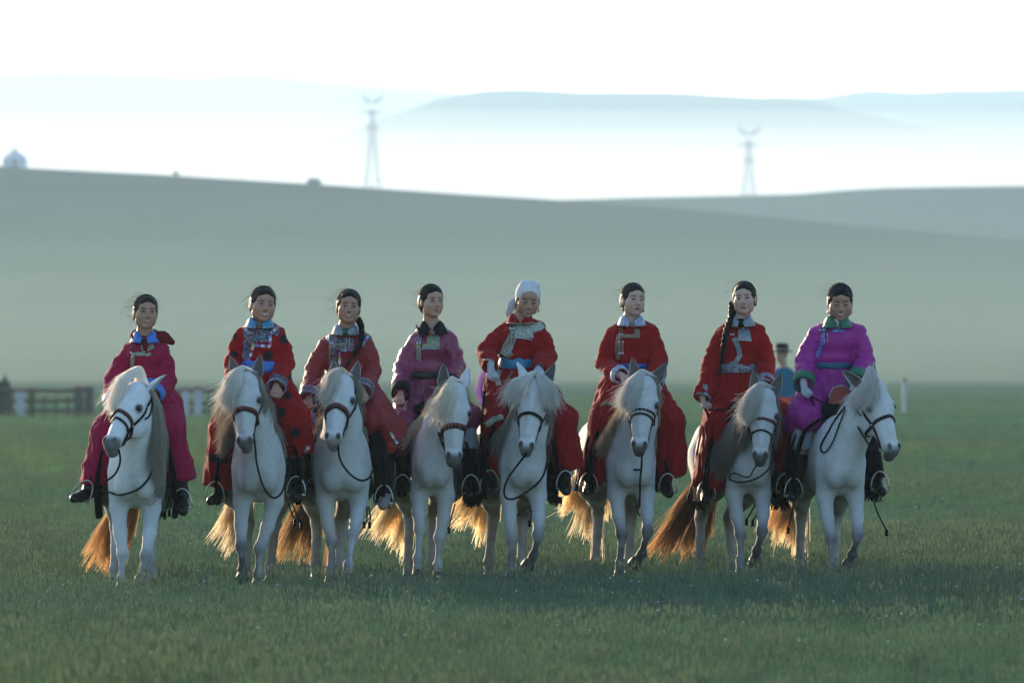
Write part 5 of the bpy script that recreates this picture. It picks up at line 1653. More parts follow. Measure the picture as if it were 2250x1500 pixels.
def build_saddle(n, h, sp):
    psi = h['psi']; dz = h['dz']; wd = h['wide']
    root = empty('saddle', (h['loc'].x, h['loc'].y, 1.18 + dz), sp['label'], 'saddle', 'saddles on the white horses')
    root.rotation_euler = (0, 0, psi)
    toS = lambda p: rot_z(-psi) @ (np.array(p) - np.array(root.location))
    # felt blanket draped over the barrel
    zb = sp.get('zb', .62); hw = sp.get('hw', .275) + .02
    R = np.random.default_rng(40 + n)
    V = []; F = []; nu, nv = 15, 33
    for layer in (0, 1):
        for i in range(nu):
            y = -.02 + .62 * i / (nu - 1)
            for j in range(nv):
                a = j / (nv - 1) * 2 - 1; s = 1 if a > 0 else -1; b_ = abs(a)
                zt = 1.215 + dz - (.02 if layer else 0)
                if b_ < .38:
                    t = b_ / .38; x = s * math.sin(t * 1.45) * (hw * .86 - .02 * layer); z = zt - (1 - math.cos(t * 1.45)) * .20
                else:
                    t = (b_ - .38) / .62; x = s * ((hw * .86) + (hw * .14 + .012 * math.sin(i * 1.3 + n)) * math.sin(t * 2.2) - .02 * layer)
                    z0 = zt - (1 - math.cos(1.45)) * .20; z = z0 + (zb + .012 * math.sin(i * 2.1 + s) - z0) * t
                V.append(np.array((x, y, z - 1.18 - dz)))
    m = nu * nv
    for l in (0, 1):
        for i in range(nu - 1):
            for j in range(nv - 1):
                a = l * m + i * nv + j; q = (a, a + 1, a + nv + 1, a + nv); F.append(q if l == 0 else q[::-1])
    for i in range(nu - 1):
        for j in (0, nv - 1):
            a = i * nv + j; F.append((a, a + nv, a + nv + m, a + m))
    for j in range(nv - 1):
        for i in (0, nu - 1):
            a = i * nv + j; F.append((a, a + m, a + m + 1, a + 1))
    mesh_obj('saddle_blanket', V, F, M_BLANKET, root)
    # seat with raised pommel and cantle
    B = Body(axis(-.24, .24, .014), axis(-.08, .58, .016), axis(-.02, .30, .013))
    B.cap((0, .08, .06), (0, .46, .05), .13, .15, .02, sq=((0, 0, 1), .5))
    B.ell((0, .06, .07), (.11, .035, .06), .03); B.ell((0, .50, .09), (.15, .035, .07), .03)
    v, f = B.mesh(); mesh_obj('seat', v, f, M_LEATHER, root)
    # leather flaps over the blanket
    for s in (-1, 1):
        V = []; F = []
        for i in range(7):
            for j in range(9):
                y = .06 + .34 * i / 6; t = j / 8
                x = s * (hw * .80 + .05 * math.sin(t * 2.6) + .012); z = 1.12 + (zb + .10 - 1.12) * t + .04 * math.cos(i / 6 * 3.14) * t
                V.append((x, y, z - 1.18))
        F = [(i * 9 + j, i * 9 + j + 1, (i + 1) * 9 + j + 1, (i + 1) * 9 + j) for i in range(6) for j in range(8)]
        o = mesh_obj('saddle_flap', V, F, M_LEATHER, root)
        md = o.modifiers.new('t', 'SOLIDIFY'); md.thickness = .012
    # fringe
    if sp.get('fringe'):
        parts = []
        for s in (-1, 1):
            for i in range(46):
                y = -.02 + .62 * i / 45; x0 = s * (hw + .012 * math.sin(i)) ; L = R.uniform(.035, .075)
                p0 = np.array((x0, y, zb - 1.18 - dz + .01)); parts.append(tube([p0, p0 + (s * R.uniform(-.004, .012), R.normal(0, .004), -L * .5), p0 + (s * R.uniform(-.01, .02), R.normal(0, .008), -L)], [.005, .0045, .003], 5))
        v, f = join_parts(parts); o = mesh_obj('fringe', v, f, M_BLANKET, root); o['kind'] = 'stuff'
    # hanging tie straps with knots
    for pts in sp.get('straps', []):
        pp = [toS(W(a, b_, h['D'] + .25)) for a, b_ in pts]
        path = smooth_path(pp, 14)
        v, f = tube(path, .0062, 6); o = mesh_obj('tie_strap', v, f, M_LEATHER, root)
        e = path[-1]
        v, f = tube([e + (0, 0, .012), e, e - (0, 0, .018), e - (0, 0, .04)], [.006, .013, .011, .014], 7); mesh_obj('knot', v, f, M_LEATHER, o)
    # stirrups hang at the rider's feet
    rd = RS.get(n)
    if rd:
        for i in (0, 1):
            if not sp.get('stirrups', (1, 1))[i]: continue
            t_ = np.array(rd['root'].location) + rd['ank'][i] * .35 + rd['toe'][i] * .65 + np.array((0, .0, -.03))
            c = toS(t_); w2 = .068; hgt = .135
            df = rd['toe'][i] - rd['ank'][i]; ca = sp.get('cant', (0, 0))[i]
            lat = rot_z(-psi) @ np.array((math.cos(ca), 0, math.sin(ca))); up = rot_z(-psi) @ np.array((-math.sin(ca), 0, math.cos(ca)))
            arch = [c + lat * (w2 * math.cos(a)) + up * (hgt * math.sin(a) ** .9 if math.sin(a) > 0 else 0) for a in np.linspace(math.pi, 0, 15)]
            v, f = tube(arch, .0055, 6)
            tr, tf = tube([c - lat * w2, c + lat * w2], .012, 6, .5)
            st = mesh_obj('stirrup', *join_parts([(v, f), (tr, tf)]), M_METAL, root)
            topc = c + up * hgt
            s = -1 if i == 0 else 1
            v, f = tube([topc, (topc + np.array((s * hw * .95, .15, -.2))) / 2, np.array((s * hw * .93, .16, -.10))], .014, 4, .3)
            mesh_obj('stirrup_leather', v, f, M_LEATHER, st)
    if sp.get('red_pommel'):
        pts = [toS(W(a, b_, h['D'] + .02)) for a, b_ in ((1842, 920), (1822, 895), (1822, 868), (1830, 852), (1848, 846), (1866, 852), (1874, 872), (1866, 905))]
        V = [p + (0, 0, 0) for p in pts] + [p + (0, .03, 0) for p in pts]; k = len(pts)
        F = [tuple(range(k)), tuple(range(2 * k - 1, k - 1, -1))] + [(i, (i + 1) % k, (i + 1) % k + k, i + k) for i in range(k)]
        o = mesh_obj('pommel_board', V, F, simple_mat('red_lacquer', (.26, .025, .012), .4, .1, 40), root, smooth=False)
        v, f = tube(pts[1:-1], .004, 5); mesh_obj('pommel_rim', v, f, M_METAL, o)
    return root


def build_bridle(n, h, sp):
    H = h['H'] if 'H' in h else None
    b_ = HS[n]; hp, Hm, hs, bv = b_['hp'], b_['H'], b_['hs'], b_['bv']
    psi = h['psi']
    root = empty('bridle', h['loc'], sp['label'], 'bridle', 'bridles and reins on the white horses')
    root.rotation_euler = (0, 0, psi)
    lh = local_of(h)
    def surf(c, d, lim=.13):
        c = Vector(c); d = Vector(d).normalized()
        r = bv.ray_cast(c, d, .4)
        if r[0] is None or (r[0] - c).length > lim * hs: p = c + d * lim * hs * .7; return p + d * .004, d
        return r[0] + d * .004, d
    def ring(u0, slope, n_=30, wdt=.020, mat=M_LEATHER, name='noseband', th=.007):
        """slope>0: sides sit lower (nearer the mouth) than the front"""
        P_ = []; N_ = []
        for i in range(n_ + 1):
            a = 2 * math.pi * i / n_
            d = Hm[:, 0] * math.cos(a) + Hm[:, 2] * math.sin(a)
            u = u0 + slope * (1 - math.sin(a)) * .5
            p, nn = surf(hp(0, u, -.02), d)
            P_.append(p); N_.append(nn)
        v, f = ribbon(P_, N_, wdt * hs, th); return mesh_obj(name, v, f, mat, root)
    nb_ = None
    for (u0, slope, w_, m_) in sp['nose']:
        nb_ = ring(u0, slope, 30, w_, m_)
        if m_ is M_LEATHER_RED: ring(u0 + w_ * .75, slope, 30, w_ * .6, M_LEATHER)
    u0, slope = sp['nose'][0][:2]
    for s in (-1, 1):
        P_ = []; N_ = []
        for i in range(15):
            t = i / 14
            u = (u0 + slope * .5) * (1 - t) - .005 * t; f_ = -.015 - .055 * t
            p, nn = surf(hp(0, u, f_), Hm[:, 0] * s, .16); P_.append(p); N_.append(nn)
        v, f = ribbon(P_, N_, .017 * hs, .006); ck = mesh_obj('cheekpiece', v, f, M_LEATHER, root)
        P_ = []; N_ = []
        for i in range(9):
            t = i / 8; p, nn = surf(hp(0, u0 + slope * .5 + (.432 - u0 - slope * .5) * t, -.015 - .022 * t), Hm[:, 0] * s, .12); P_.append(p); N_.append(nn)
        v, f = ribbon(P_, N_, .016 * hs, .006); mesh_obj('cheekpiece', v, f, M_LEATHER, root)
        # throat strap
        P_ = []; N_ = []
        for i in range(9):
            t = i / 8; p, nn = surf(hp(0, .02 + .16 * t, -.07 - .045 * math.sin(t * 3.1)), Hm[:, 0] * s, .16); P_.append(p); N_.append(nn)
        v, f = ribbon(P_, N_, .012 * hs, .005); mesh_obj('throatlatch', v, f, M_LEATHER, root)
        # bit ring
        c, nn = surf(hp(0, .435, -.035), Hm[:, 0] * s, .10)
        c = np.array(c) + Hm[:, 0] * s * .004
        rg = [c + Hm[:, 1] * .021 * math.cos(a) + Hm[:, 2] * .021 * math.sin(a) for a in np.linspace(0, 2 * math.pi, 14, endpoint=False)]
        v, f = tube(rg, .0035, 6, closed=True); mesh_obj('bit_ring', v, f, M_METAL, root)
        for (u, f_) in ((u0 + slope * .5, -.015), (.10, -.05)):
            p, nn = surf(hp(0, u, f_), Hm[:, 0] * s, .16); p = np.array(p)
            v, f = tube([p, p + np.array(nn) * .010], [.010, .007], 8); mesh_obj('buckle', v, f, M_METAL, root)
    if sp.get('studs'):
        P_ = []
        for i in range(13):
            a = math.pi * (i + .5) / 13; d = Hm[:, 0] * math.cos(a) + Hm[:, 2] * math.sin(a)
            p, nn = surf(hp(0, u0 + slope * (1 - math.sin(a)) * .5 - .004, -.02), d); p = np.array(p)
            v, f = tube([p, p + np.array(nn) * .012], [.0045, .004], 5); P_.append((v, f))
        v, f = join_parts(P_); mesh_obj('studs', v, f, M_METAL, nb_)
    for pts in sp['reins']:
        out = []; last = None
        for q in smooth_path([(a, b2, 0) for a, b2 in pts], max(10, len(pts) * 5)):
            p = lh(W(q[0], q[1], h['D']))
            r = bv.ray_cast(Vector((p[0], -4, p[2])) if abs(psi) < 1e-3 else Vector(lh(np.array(W(q[0], q[1], h['D'])) + np.array((0, -4, 0)))), Vector(rot_z(-psi) @ np.array((0, 1, 0))))
            if r[0] is not None:
                y = (np.array(r[0]) - np.array(p)) @ (rot_z(-psi) @ np.array((0, 1, 0)))
                if last is None or abs(y - last) < .09: last = y if last is None else last * .3 + y * .7
            yy = last if last is not None else -.25
            out.append(p + (rot_z(-psi) @ np.array((0, 1, 0))) * (yy - .018))
        v, f = tube(out, sp.get('rein_r', .0085), 6, .6); mesh_obj('rein', v, f, M_LEATHER, root)
    for pts in sp.get('free', []):       # straps that do not lie on the horse: (px, py, depth)
        out = smooth_path([lh(W(a, b2, h['D'] + c)) for a, b2, c in pts], 18)
        v, f = tube(out, sp.get('rein_r', .0075), 6, .6); mesh_obj('rein', v, f, M_LEATHER, root)
    return root


SADDLES = [
 dict(label='black saddle and blanket with long straps under the woman in the crimson robe', hw=.265, zb=.52, straps=[[(228, 1075), (222, 1090), (214, 1100)], [(374, 1085), (368, 1110), (362, 1128)], [(380, 1085), (378, 1105), (372, 1122)], [(368, 1075), (360, 1100), (355, 1122)]], cant=(-.55, .05)),
 dict(label='black saddle with two knotted straps under the woman in the spotted robe', hw=.285, zb=.60, straps=[[(634, 1105), (640, 1125), (648, 1142)], [(642, 1105), (652, 1130), (662, 1150)]]),
 dict(label='black saddle with a curved dark flap under the flowered red robe and grey boots', hw=.30, zb=.60, straps=[[(806, 1112), (806, 1140), (800, 1148)], [(810, 1112), (814, 1135), (812, 1148)]]),
 dict(label='black fringed saddle cloth under the rider in plum satin', hw=.285, zb=.60, fringe=True, straps=[[(1000, 1105), (992, 1135), (986, 1160)]]),
 dict(label='black fringed saddle cloth under the rider in the white headscarf', hw=.27, zb=.62, fringe=True, straps=[[(1226, 1070), (1222, 1085), (1224, 1092)], [(1136, 1132), (1146, 1122), (1168, 1110)], [(1166, 1118), (1168, 1132), (1164, 1145)]]),
 dict(label='black saddle and blanket under the stern rider with the floral collar', hw=.28, zb=.66, straps=[[(1275, 1005), (1268, 1040), (1264, 1066)], [(1279, 1005), (1273, 1040), (1268, 1066)]]),
 dict(label='black saddle with hanging tassels under the rider with the long braid', hw=.285, zb=.57, fringe=True, straps=[[(1524, 1045), (1518, 1070), (1513, 1088)], [(1660, 1106), (1650, 1125), (1640, 1142)], [(1666, 1112), (1662, 1130), (1654, 1144)]]),
 dict(label='black saddle with a red lacquered pommel board under the magenta rider', hw=.30, zb=.64, fringe=True, red_pommel=True, straps=[[(1746, 1090), (1740, 1125), (1732, 1160)], [(1916, 1090), (1930, 1130), (1948, 1165)]]),
]
BRIDLES = [
 dict(label='bridle with doubled red and black noseband on the leftmost pony', nose=[(.235, .10, .016, M_LEATHER_RED), (.295, .10, .016, M_LEATHER)],
      reins=[[(272, 984), (275, 1005), (272, 1022), (262, 1040), (243, 1054)], [(241, 1079), (262, 1085), (285, 1082), (312, 1070), (334, 1045), (343, 1010)]]),
 dict(label='bridle with wide red-lined noseband on the pony of the woman in the spotted robe', nose=[(.235, .07, .022, M_LEATHER_RED)],
      reins=[[(563, 950), (567, 985), (570, 1015), (580, 1055), (592, 1078), (606, 1090), (620, 1084), (630, 1065), (634, 1040)]]),
 dict(label='bridle with broad noseband on the pony whose rider wears grey suede boots', nose=[(.235, .10, .026, M_LEATHER_RED)],
      reins=[[(748, 975), (750, 1000), (760, 1022), (778, 1042), (798, 1052), (815, 1046), (822, 1030)]]),
 dict(label='red-topped bridle on the pony of the woman in plum satin', nose=[(.255, .05, .024, M_LEATHER_RED)],
      reins=[[(998, 1022), (1003, 1040), (1004, 1056)], [(932, 905), (926, 940), (916, 965), (910, 984)]], free=[[(962, 900, -.3), (960, 930, -.4), (968, 965, -.52), (984, 1000, -.62)]]),
 dict(label='black bridle and long crossing rein on the pony of the woman in the white headscarf', nose=[(.235, .09, .022, M_LEATHER)],
      reins=[[(1158, 992), (1140, 1015), (1118, 1045), (1108, 1072), (1112, 1090), (1130, 1092), (1160, 1075), (1188, 1050), (1200, 1018), (1204, 975)]]),
 dict(label='studded black bridle with doubled noseband and a straight hanging rein', nose=[(.215, .07, .013, M_LEATHER), (.245, .09, .013, M_LEATHER)], studs=True,
      reins=[[(1407, 993), (1407, 1020), (1404, 1050), (1403, 1085), (1402, 1112)], [(1390, 1029), (1398, 1030), (1406, 1029)], [(1448, 1050), (1440, 1085), (1430, 1115), (1415, 1136), (1405, 1130), (1402, 1112)]]),
 dict(label='thin bridle with two separate nosebands and a coiled rein, on the dark-tailed pony', nose=[(.20, .07, .012, M_LEATHER_RED), (.285, .09, .013, M_LEATHER)],
      reins=[[(1661, 1014), (1650, 1030), (1642, 1044), (1628, 1044), (1612, 1037), (1600, 1040), (1599, 1049), (1614, 1056), (1640, 1054), (1668, 1042), (1688, 1020), (1694, 990), (1692, 972)]],
      free=[[(1550, 898, .02), (1570, 900, 0), (1592, 898, -.02), (1610, 890, -.04)], [(1550, 898, -.02), (1555, 915, -.02), (1556, 935, -.02)], [(1548, 898, -.02), (1558, 912, -.03), (1560, 925, -.02)]]),
 dict(label='studded black bridle and hanging rein loop on the rightmost pony', nose=[(.255, .04, .022, M_LEATHER)], studs=True,
      reins=[[(1852, 892), (1835, 915), (1818, 945), (1802, 975), (1802, 990), (1812, 990), (1826, 968), (1838, 935), (1852, 895)]],
      free=[[(1778, 868, -.03), (1800, 880, -.05), (1825, 890, -.05), (1846, 892, -.08)], [(1778, 868, -.03), (1788, 890, -.03), (1792, 925, 0)], [(1876, 900, -.42), (1882, 930, -.48), (1902, 965, -.58), (1918, 990, -.66)]]),
]
for n_ in HS:
    h = HORSES[n_]
    build_saddle(n_, h, SADDLES[n_])
    build_bridle(n_, h, BRIDLES[n_])

# headscarf of the fifth rider
if 4 in RS:
    r = RS[4]; hs = r['hs']; Hm = r['Hm']; hc = r['hc']
    S = lambda *a: np.array(a) * hs
    B = Body(axis(-.15, .15, .0065), axis(-.19, .14, .0065), axis(-.18, .16, .0065))
    B.ell(S(0, -.026, .046), S(.085, .104, .080), 0); B.cap(S(-.035, -.02, .112), S(.045, .02, .116), .022, .018, .03)
    B.ell(S(0, -.08, .02), S(.075, .06, .09), .02)
    B.ell(S(0, .115, -.050), S(.078, .10, .132), .008, op='sub')
    B.ell(S(0, .04, -.13), S(.11, .12, .125), .008, op='sub')
    B.chain([S(-.05, -.075, .0), S(-.088, -.070, -.06), S(-.112, -.070, -.115)], [.035, .034, .022], .02, sq=((0, 1, 0), .35))
    B.chain([S(-.112, -.070, -.115), S(-.105, -.07, -.135)], [.022, .020], .01, sq=((0, 1, 0), .3))
    v, f = B.mesh(); v, f = keep_main(v, f)
    v = v + (fbm(v * np.array((1, 1, .5)), 60, 9)[:, None] * .003) * (v / (np.linalg.norm(v, axis=1)[:, None] + 1e-6))
    mesh_obj('headscarf', v @ Hm.T + hc, f, M_WHITE, r['root'])
    # riding whip with its loop of cord, held in the gloved hand
    h = HORSES[4]; D = h['D']
    wr_ = empty('riding_whip', W(1068, 870, D + .02), 'black riding whip with a looped cord hanging from a white gloved hand', 'whip')
    L = lambda a, b_, c=.0: np.array(W(a, b_, D + c)) - np.array(wr_.location)
    v, f = tube([L(1064, 858), L(1063, 880), L(1060, 905), L(1057, 940)], [.012, .011, .008, .006], 8); mesh_obj('handle', v, f, M_LEATHER, wr_)
    v, f = tube(smooth_path([L(1057, 940), L(1054, 980), L(1053, 1020), L(1052, 1040)], 10), .004, 6); mesh_obj('lash', v, f, M_LEATHER, wr_)
    v, f = tube(smooth_path([L(1079, 812), L(1066, 830), L(1058, 850), L(1058, 868), L(1063, 878)], 16), .0035, 6); mesh_obj('cord', v, f, M_LEATHER, wr_)
    v, f = tube(smooth_path([L(1080, 812), L(1076, 830), L(1068, 850), L(1064, 862)], 12), .0045, 6); mesh_obj('cord', v, f, M_LEATHER, wr_)
# dark red neck scarf of the first rider
if 0 in RS:
    r = RS[0]; nb = r['nb']
    B = Body(axis(-.24, .24, .009), axis(-.2, .2, .009), axis(-.2, .2, .009))
    ring = [np.array((math.sin(a) * .082, -math.cos(a) * .080 - .005, .030 - .030 * math.cos(a))) for a in np.linspace(0, 2 * math.pi, 15)]
    for i in range(14): B.cap(ring[i], ring[i + 1], .028, .028, .012)
    B.ell((.01, -.105, -.012), (.030, .024, .024), .012)
    B.chain([(.01, -.11, -.03), (.015, -.125, -.09)], [.020, .012], .01, sq=((0, 1, 0), .5)); B.chain([(.0, -.11, -.03), (-.012, -.125, -.11)], [.016, .007], .01, sq=((0, 1, 0), .5))
    B.chain([(.07, -.02, .035), (.13, .0, .018), (.185, .02, -.012)], [.034, .042, .026], .02)
    v, f = B.mesh(); v, f = keep_main(v, f); v = v + fbm(v, 50, 4)[:, None] * .004
    mesh_obj('neck_scarf', v + nb, f, fabric('dark_red_scarf', (.16, .006, .008)), r['root'])
# earrings
for n_, cc in ((5, M_LEATHER_RED), (7, M_BEAD), (4, M_LEATHER_RED)):
    if n_ in RS:
        r = RS[n_]
        for s in (-1, 1):
            p = r['q'](s * .077, -.004, -.040)
            v, f = tube([p, p - (0, 0, .012), p - (0, 0, .016), p - (0, 0, .030), p - (0, 0, .036)], [.002, .002, .006, .007, .002], 7)
            mesh_obj('earring', v, f, cc, r['root'])

# ---------------------------------------------------------------- things behind the riders
M_WOOD = simple_mat('weathered_wood', (.095, .075, .062), .9, .5, 30, .3)
M_PWHITE = simple_mat('white_paint', (.42, .42, .46), .7, .3, 30, .15)
M_PRED = simple_mat('faded_red_paint', (.26, .09, .08), .8, .3, 30, .2)
DF = 1.6 * FPX / 117.0      # fence stands here
fence_root = empty('rail_fence', W(-40, 917, DF), 'weathered wooden rail fence with some white posts behind the leftmost riders', 'fence')
FL = Vector(fence_root.location)
def fpost(px, top, w_px, mats, kind):
    """square post with a painted cap"""
    K = FPX / DF; x = W(px, 917, DF).x; zt = W(px, top, DF).z; w = w_px / K
    o = box('post', (x - FL.x, DF - D0 - FL.y, zt / 2 - .02 - FL.z), (w, w, zt + .04), mats[0], fence_root)
    o2 = box('post_cap', (0, 0, 0), (w * 1.08, w * 1.08, .09), mats[1], o)
    o2.location = (x - FL.x, DF - D0 - FL.y, zt + .015 - FL.z)
    return o
for px, top, w, kind in ((-20, 858, 10, 'w'), (45, 858, 17, 'p'), (70, 856, 12, 'w'), (173, 852, 19, 'w'), (196, 854, 18, 'w'), (408, 856, 14, 'p'), (435, 854, 16, 'p')):
    fpost(px, top, w, (M_PWHITE if kind == 'p' else M_WOOD, M_PRED if kind == 'p' or px in (70, 173) else M_WOOD), kind)
for px in list(range(-85, 250, 26)) + [300, 330, 360, 460, 478]:
    if min(abs(px - a) for a in (45, 70, 173, 196, -20)) < 11: continue
    x = W(px, 917, DF).x; zt = W(px, 868 + (px % 5), DF).z
    box('picket', (x - FL.x, DF - D0 - FL.y + .06, zt / 2 - FL.z), (.07, .07, zt), M_WOOD, fence_root)
for (py, a, b_) in ((858, -110, 204), (880, -110, 204), (902, -110, 204), (858, 300, 640), (884, 330, 490), (902, 330, 470)):
    xa, xb = W(a, 900, DF).x, W(b_, 900, DF).x; z = W(0, py, DF).z
    R = np.random.default_rng(py)
    pts = [(x - FL.x, DF - D0 - FL.y + .04 + R.normal(0, .01), z - FL.z + R.normal(0, .018)) for x in np.linspace(xa, xb, 9)]
    v, f = tube(pts, .052, 7); mesh_obj('rail', v, f, M_WOOD, fence_root)

# white marker post with a dark cap on the right
mp = empty('marker_post', W(1988, 905, DF), 'single white marker post with dark top right of the last rider', 'post')
zt = W(0, 838, DF).z
box('shaft', (0, 0, (zt - mp.location.z) / 2), (.12, .12, zt - mp.location.z), M_PWHITE, mp)
box('cap', (0, 0, zt - mp.location.z + .05), (.10, .10, .11), M_WOOD, mp)

# a dark bush by the fence at the left edge
def bush(name, c, r, n, label, cat, seed, mat):
    R = np.random.default_rng(seed); V = []; F = []
    root = empty(name, c, label, cat)
    stems = []
    for i in range(7):
        a = R.uniform(0, 6.28); t = np.array((math.cos(a) * r[0] * .6, math.sin(a) * r[1] * .6, r[2] * R.uniform(.9, 1.5)))
        stems.append(tube([(0, 0, 0), t * .5 + (0, 0, .05), t], [.03, .02, .008], 5))
    v, f = join_parts(stems); mesh_obj('stem', v, f, M_WOOD, root)
    for i in range(n):
        d = R.normal(size=3); d /= np.linalg.norm(d); p = d * np.array(r) * R.uniform(.35, 1.05) ** .6 + (0, 0, r[2])
        if p[2] < .02: continue
        u = R.normal(size=3); u /= np.linalg.norm(u); w = np.cross(u, d); w /= np.linalg.norm(w) + 1e-6; s = R.uniform(.04, .09)
        o = len(V); V += [p - w * s * .4, p + u * s, p + w * s * .4, p - u * s]; F.append((o, o + 1, o + 2, o + 3))
    o = mesh_obj('foliage', V, F, mat, root, smooth=False); o['kind'] = 'stuff'
    return root
M_BUSH = simple_mat('bush_leaves', (.05, .065, .04), .8)
bush('bush', W(8, 858, DF + 14) - Vector((0, 0, 0)), (.22, .22, .17), 700, 'dark scrubby bush showing above the rail fence at the left edge', 'bush', 5, M_BUSH)
bpy.data.objects['bush'].location.z = 0; bpy.data.objects['bush'].scale = (1, 1, 1)
# raise it: a bush about 1.3 m high
for ch in bpy.data.objects['bush'].children: ch.scale = (1.3, 1.3, 3.2)

# yurt on the crest -------------------------------------------------------
M_FELT = simple_mat('white_felt', (.55, .58, .62), .9, .3, 3)
yx = W(32, 362, DA).x; yz = float(ground_z(np.array([yx]), np.array([DA - D0]))[0]) - .3
yurt = empty('yurt', (yx, DA - D0, yz), 'small round white felt yurt with a crown vent on the hill crest, far left', 'yurt')
def lathe(prof, seg, name, mat, parent, c=(0, 0, 0)):
    V = []; F = []
    for r, z in prof:
        for j in range(seg): V.append((c[0] + r * math.cos(2 * math.pi * j / seg), c[1] + r * math.sin(2 * math.pi * j / seg), c[2] + z))
    for i in range(len(prof) - 1):
        for j in range(seg): F.append((i * seg + j, i * seg + (j + 1) % seg, (i + 1) * seg + (j + 1) % seg, (i + 1) * seg + j))
    return mesh_obj(name, V, F, mat, parent)
lathe([(2.62, 0), (2.66, 1.5), (2.72, 1.62)], 32, 'wall', M_FELT, yurt)
lathe([(2.75, 1.60), (2.3, 2.15), (1.5, 2.75), (.75, 3.15), (.55, 3.22)], 32, 'roof', M_FELT, yurt)
lathe([(.55, 3.2), (.58, 3.45), (.40, 3.62), (.10, 3.80), (.06, 4.15), (0.01, 4.3)], 16, 'crown_vent', M_WOOD, yurt)
box('door', (0.2, -2.66, .8), (.9, .1, 1.5), M_PRED, yurt)

# dark vehicles/boulders on the crest
def crest_pt(px, off=0.0, D=DA):
    x = (px - 1125) / FPX * D; return Vector((x, D - D0, float(ground_z(np.array([x]), np.array([D - D0]))[0]) + off))
def boulder(px, r, label, seed):
    B = Body(axis(-r[0] - .5, r[0] + .5, .12), axis(-r[1] - .5, r[1] + .5, .12), axis(-.6, r[2] + .5, .1))
    R = np.random.default_rng(seed)
    for i in range(5): B.ell((R.uniform(-.5, .5) * r[0], R.uniform(-.4, .4) * r[1], R.uniform(.1, .4) * r[2]), np.array(r) * R.uniform(.5, .75), .15)
    v, f = B.mesh(); v = v + fbm(v, 3, seed)[:, None] * .06
    o = mesh_obj('boulder', v, f, simple_mat('dark_rock', (.05, .055, .07), .9, .4, 4), None, smooth=False); o.location = crest_pt(px, -.1)
    return tag(o, label, 'boulder')
boulder(692, (1.7, 1.2, 1.1), 'long dark boulder lying on the hill crest left of the taller pylon', 3)
boulder(385, (.7, .6, .7), 'small dark boulder on the hill crest between the yurt and the pylons', 4)

# pylons --------------------------------------------------------------
M_STEEL = simple_mat('galvanised_steel', (.10, .12, .15), .6)
def pylon(px, py_top, D, label):
    base = W(px, 800, D); base.z = 66.0
    zt = W(px, py_top, D).z
    root = empty('pylon', base, label, 'pylon', 'power line pylons in the mist')
    Ht = zt - 66.0; K = FPX / D
    wb, wt = 24 / K, 4.2 / K
    zn = Ht * .66
    def leg(sx, sy): return [np.array((sx * wb, sy * wb, 0)), np.array((sx * wt * 1.5, sy * wt * 1.5, zn)), np.array((sx * wt, sy * wt, Ht * .87))]
    th = .42
    for sx in (-1, 1):
        for sy in (-1, 1):
            v, f = tube(leg(sx, sy), [th * 1.3, th, th * .8], 5); mesh_obj('leg', v, f, M_STEEL, root)
    br = []
    zs_ = [0, .12, .23, .33, .42, .50, .57, .63, .69, .75, .81, .87]
    def at(sx, sy, t):
        l = leg(sx, sy); z = t * Ht
        return l[0] + (l[1] - l[0]) * (z / zn) if z < zn else l[1] + (l[2] - l[1]) * ((z - zn) / (Ht * .87 - zn))
    for a, b2 in zip(zs_[:-1], zs_[1:]):
        for (p, q_) in (((-1, -1), (1, -1)), ((1, -1), (1, 1)), ((1, 1), (-1, 1)), ((-1, 1), (-1, -1))):
            br.append(tube([at(*p, a), at(*q_, b2)], th * .55, 4)); br.append(tube([at(*q_, a), at(*p, b2)], th * .55, 4)); br.append(tube([at(*p, b2), at(*q_, b2)], th * .5, 4))
    v, f = join_parts(br); o = mesh_obj('lattice', v, f, M_STEEL, root); o['kind'] = 'stuff'
    aw = 25 / K
    for s in (-1, 1):
        horn = [np.array((s * wt * .6, 0, Ht - 20 / K)), np.array((s * aw * .42, 0, Ht - 17 / K)), np.array((s * aw * .80, 0, Ht - 9 / K)), np.array((s * aw, 0, Ht))]
        v, f = tube(horn, [th * 2.2, th * 2.2, th * 1.6, th * .7], 5); mesh_obj('horn', v, f, M_STEEL, root)
    for dz_, w_ in ((44 / K, 28 / K), (78 / K, 18 / K)):
        z = Ht - dz_; w_ = w_ / Ht
        v, f = join_parts([tube([(-Ht * w_, 0, z), (0, 0, z + .9), (Ht * w_, 0, z)], [th * .6, th * 1.3, th * .6], 5), tube([(-Ht * w_, 0, z), (Ht * w_, 0, z)], th * .7, 5)])
        mesh_obj('crossarm', v, f, M_STEEL, root)
pylon(818, 205, 3900, 'taller hazy lattice pylon with upswept arms left of centre beyond the hill')
pylon(1645, 276, 4250, 'hazy lattice pylon with upswept arms right of centre in front of the mountains')
pylon(1873, 372, 6200, 'tiny faint pylon beyond the crest, right of the two larger ones')

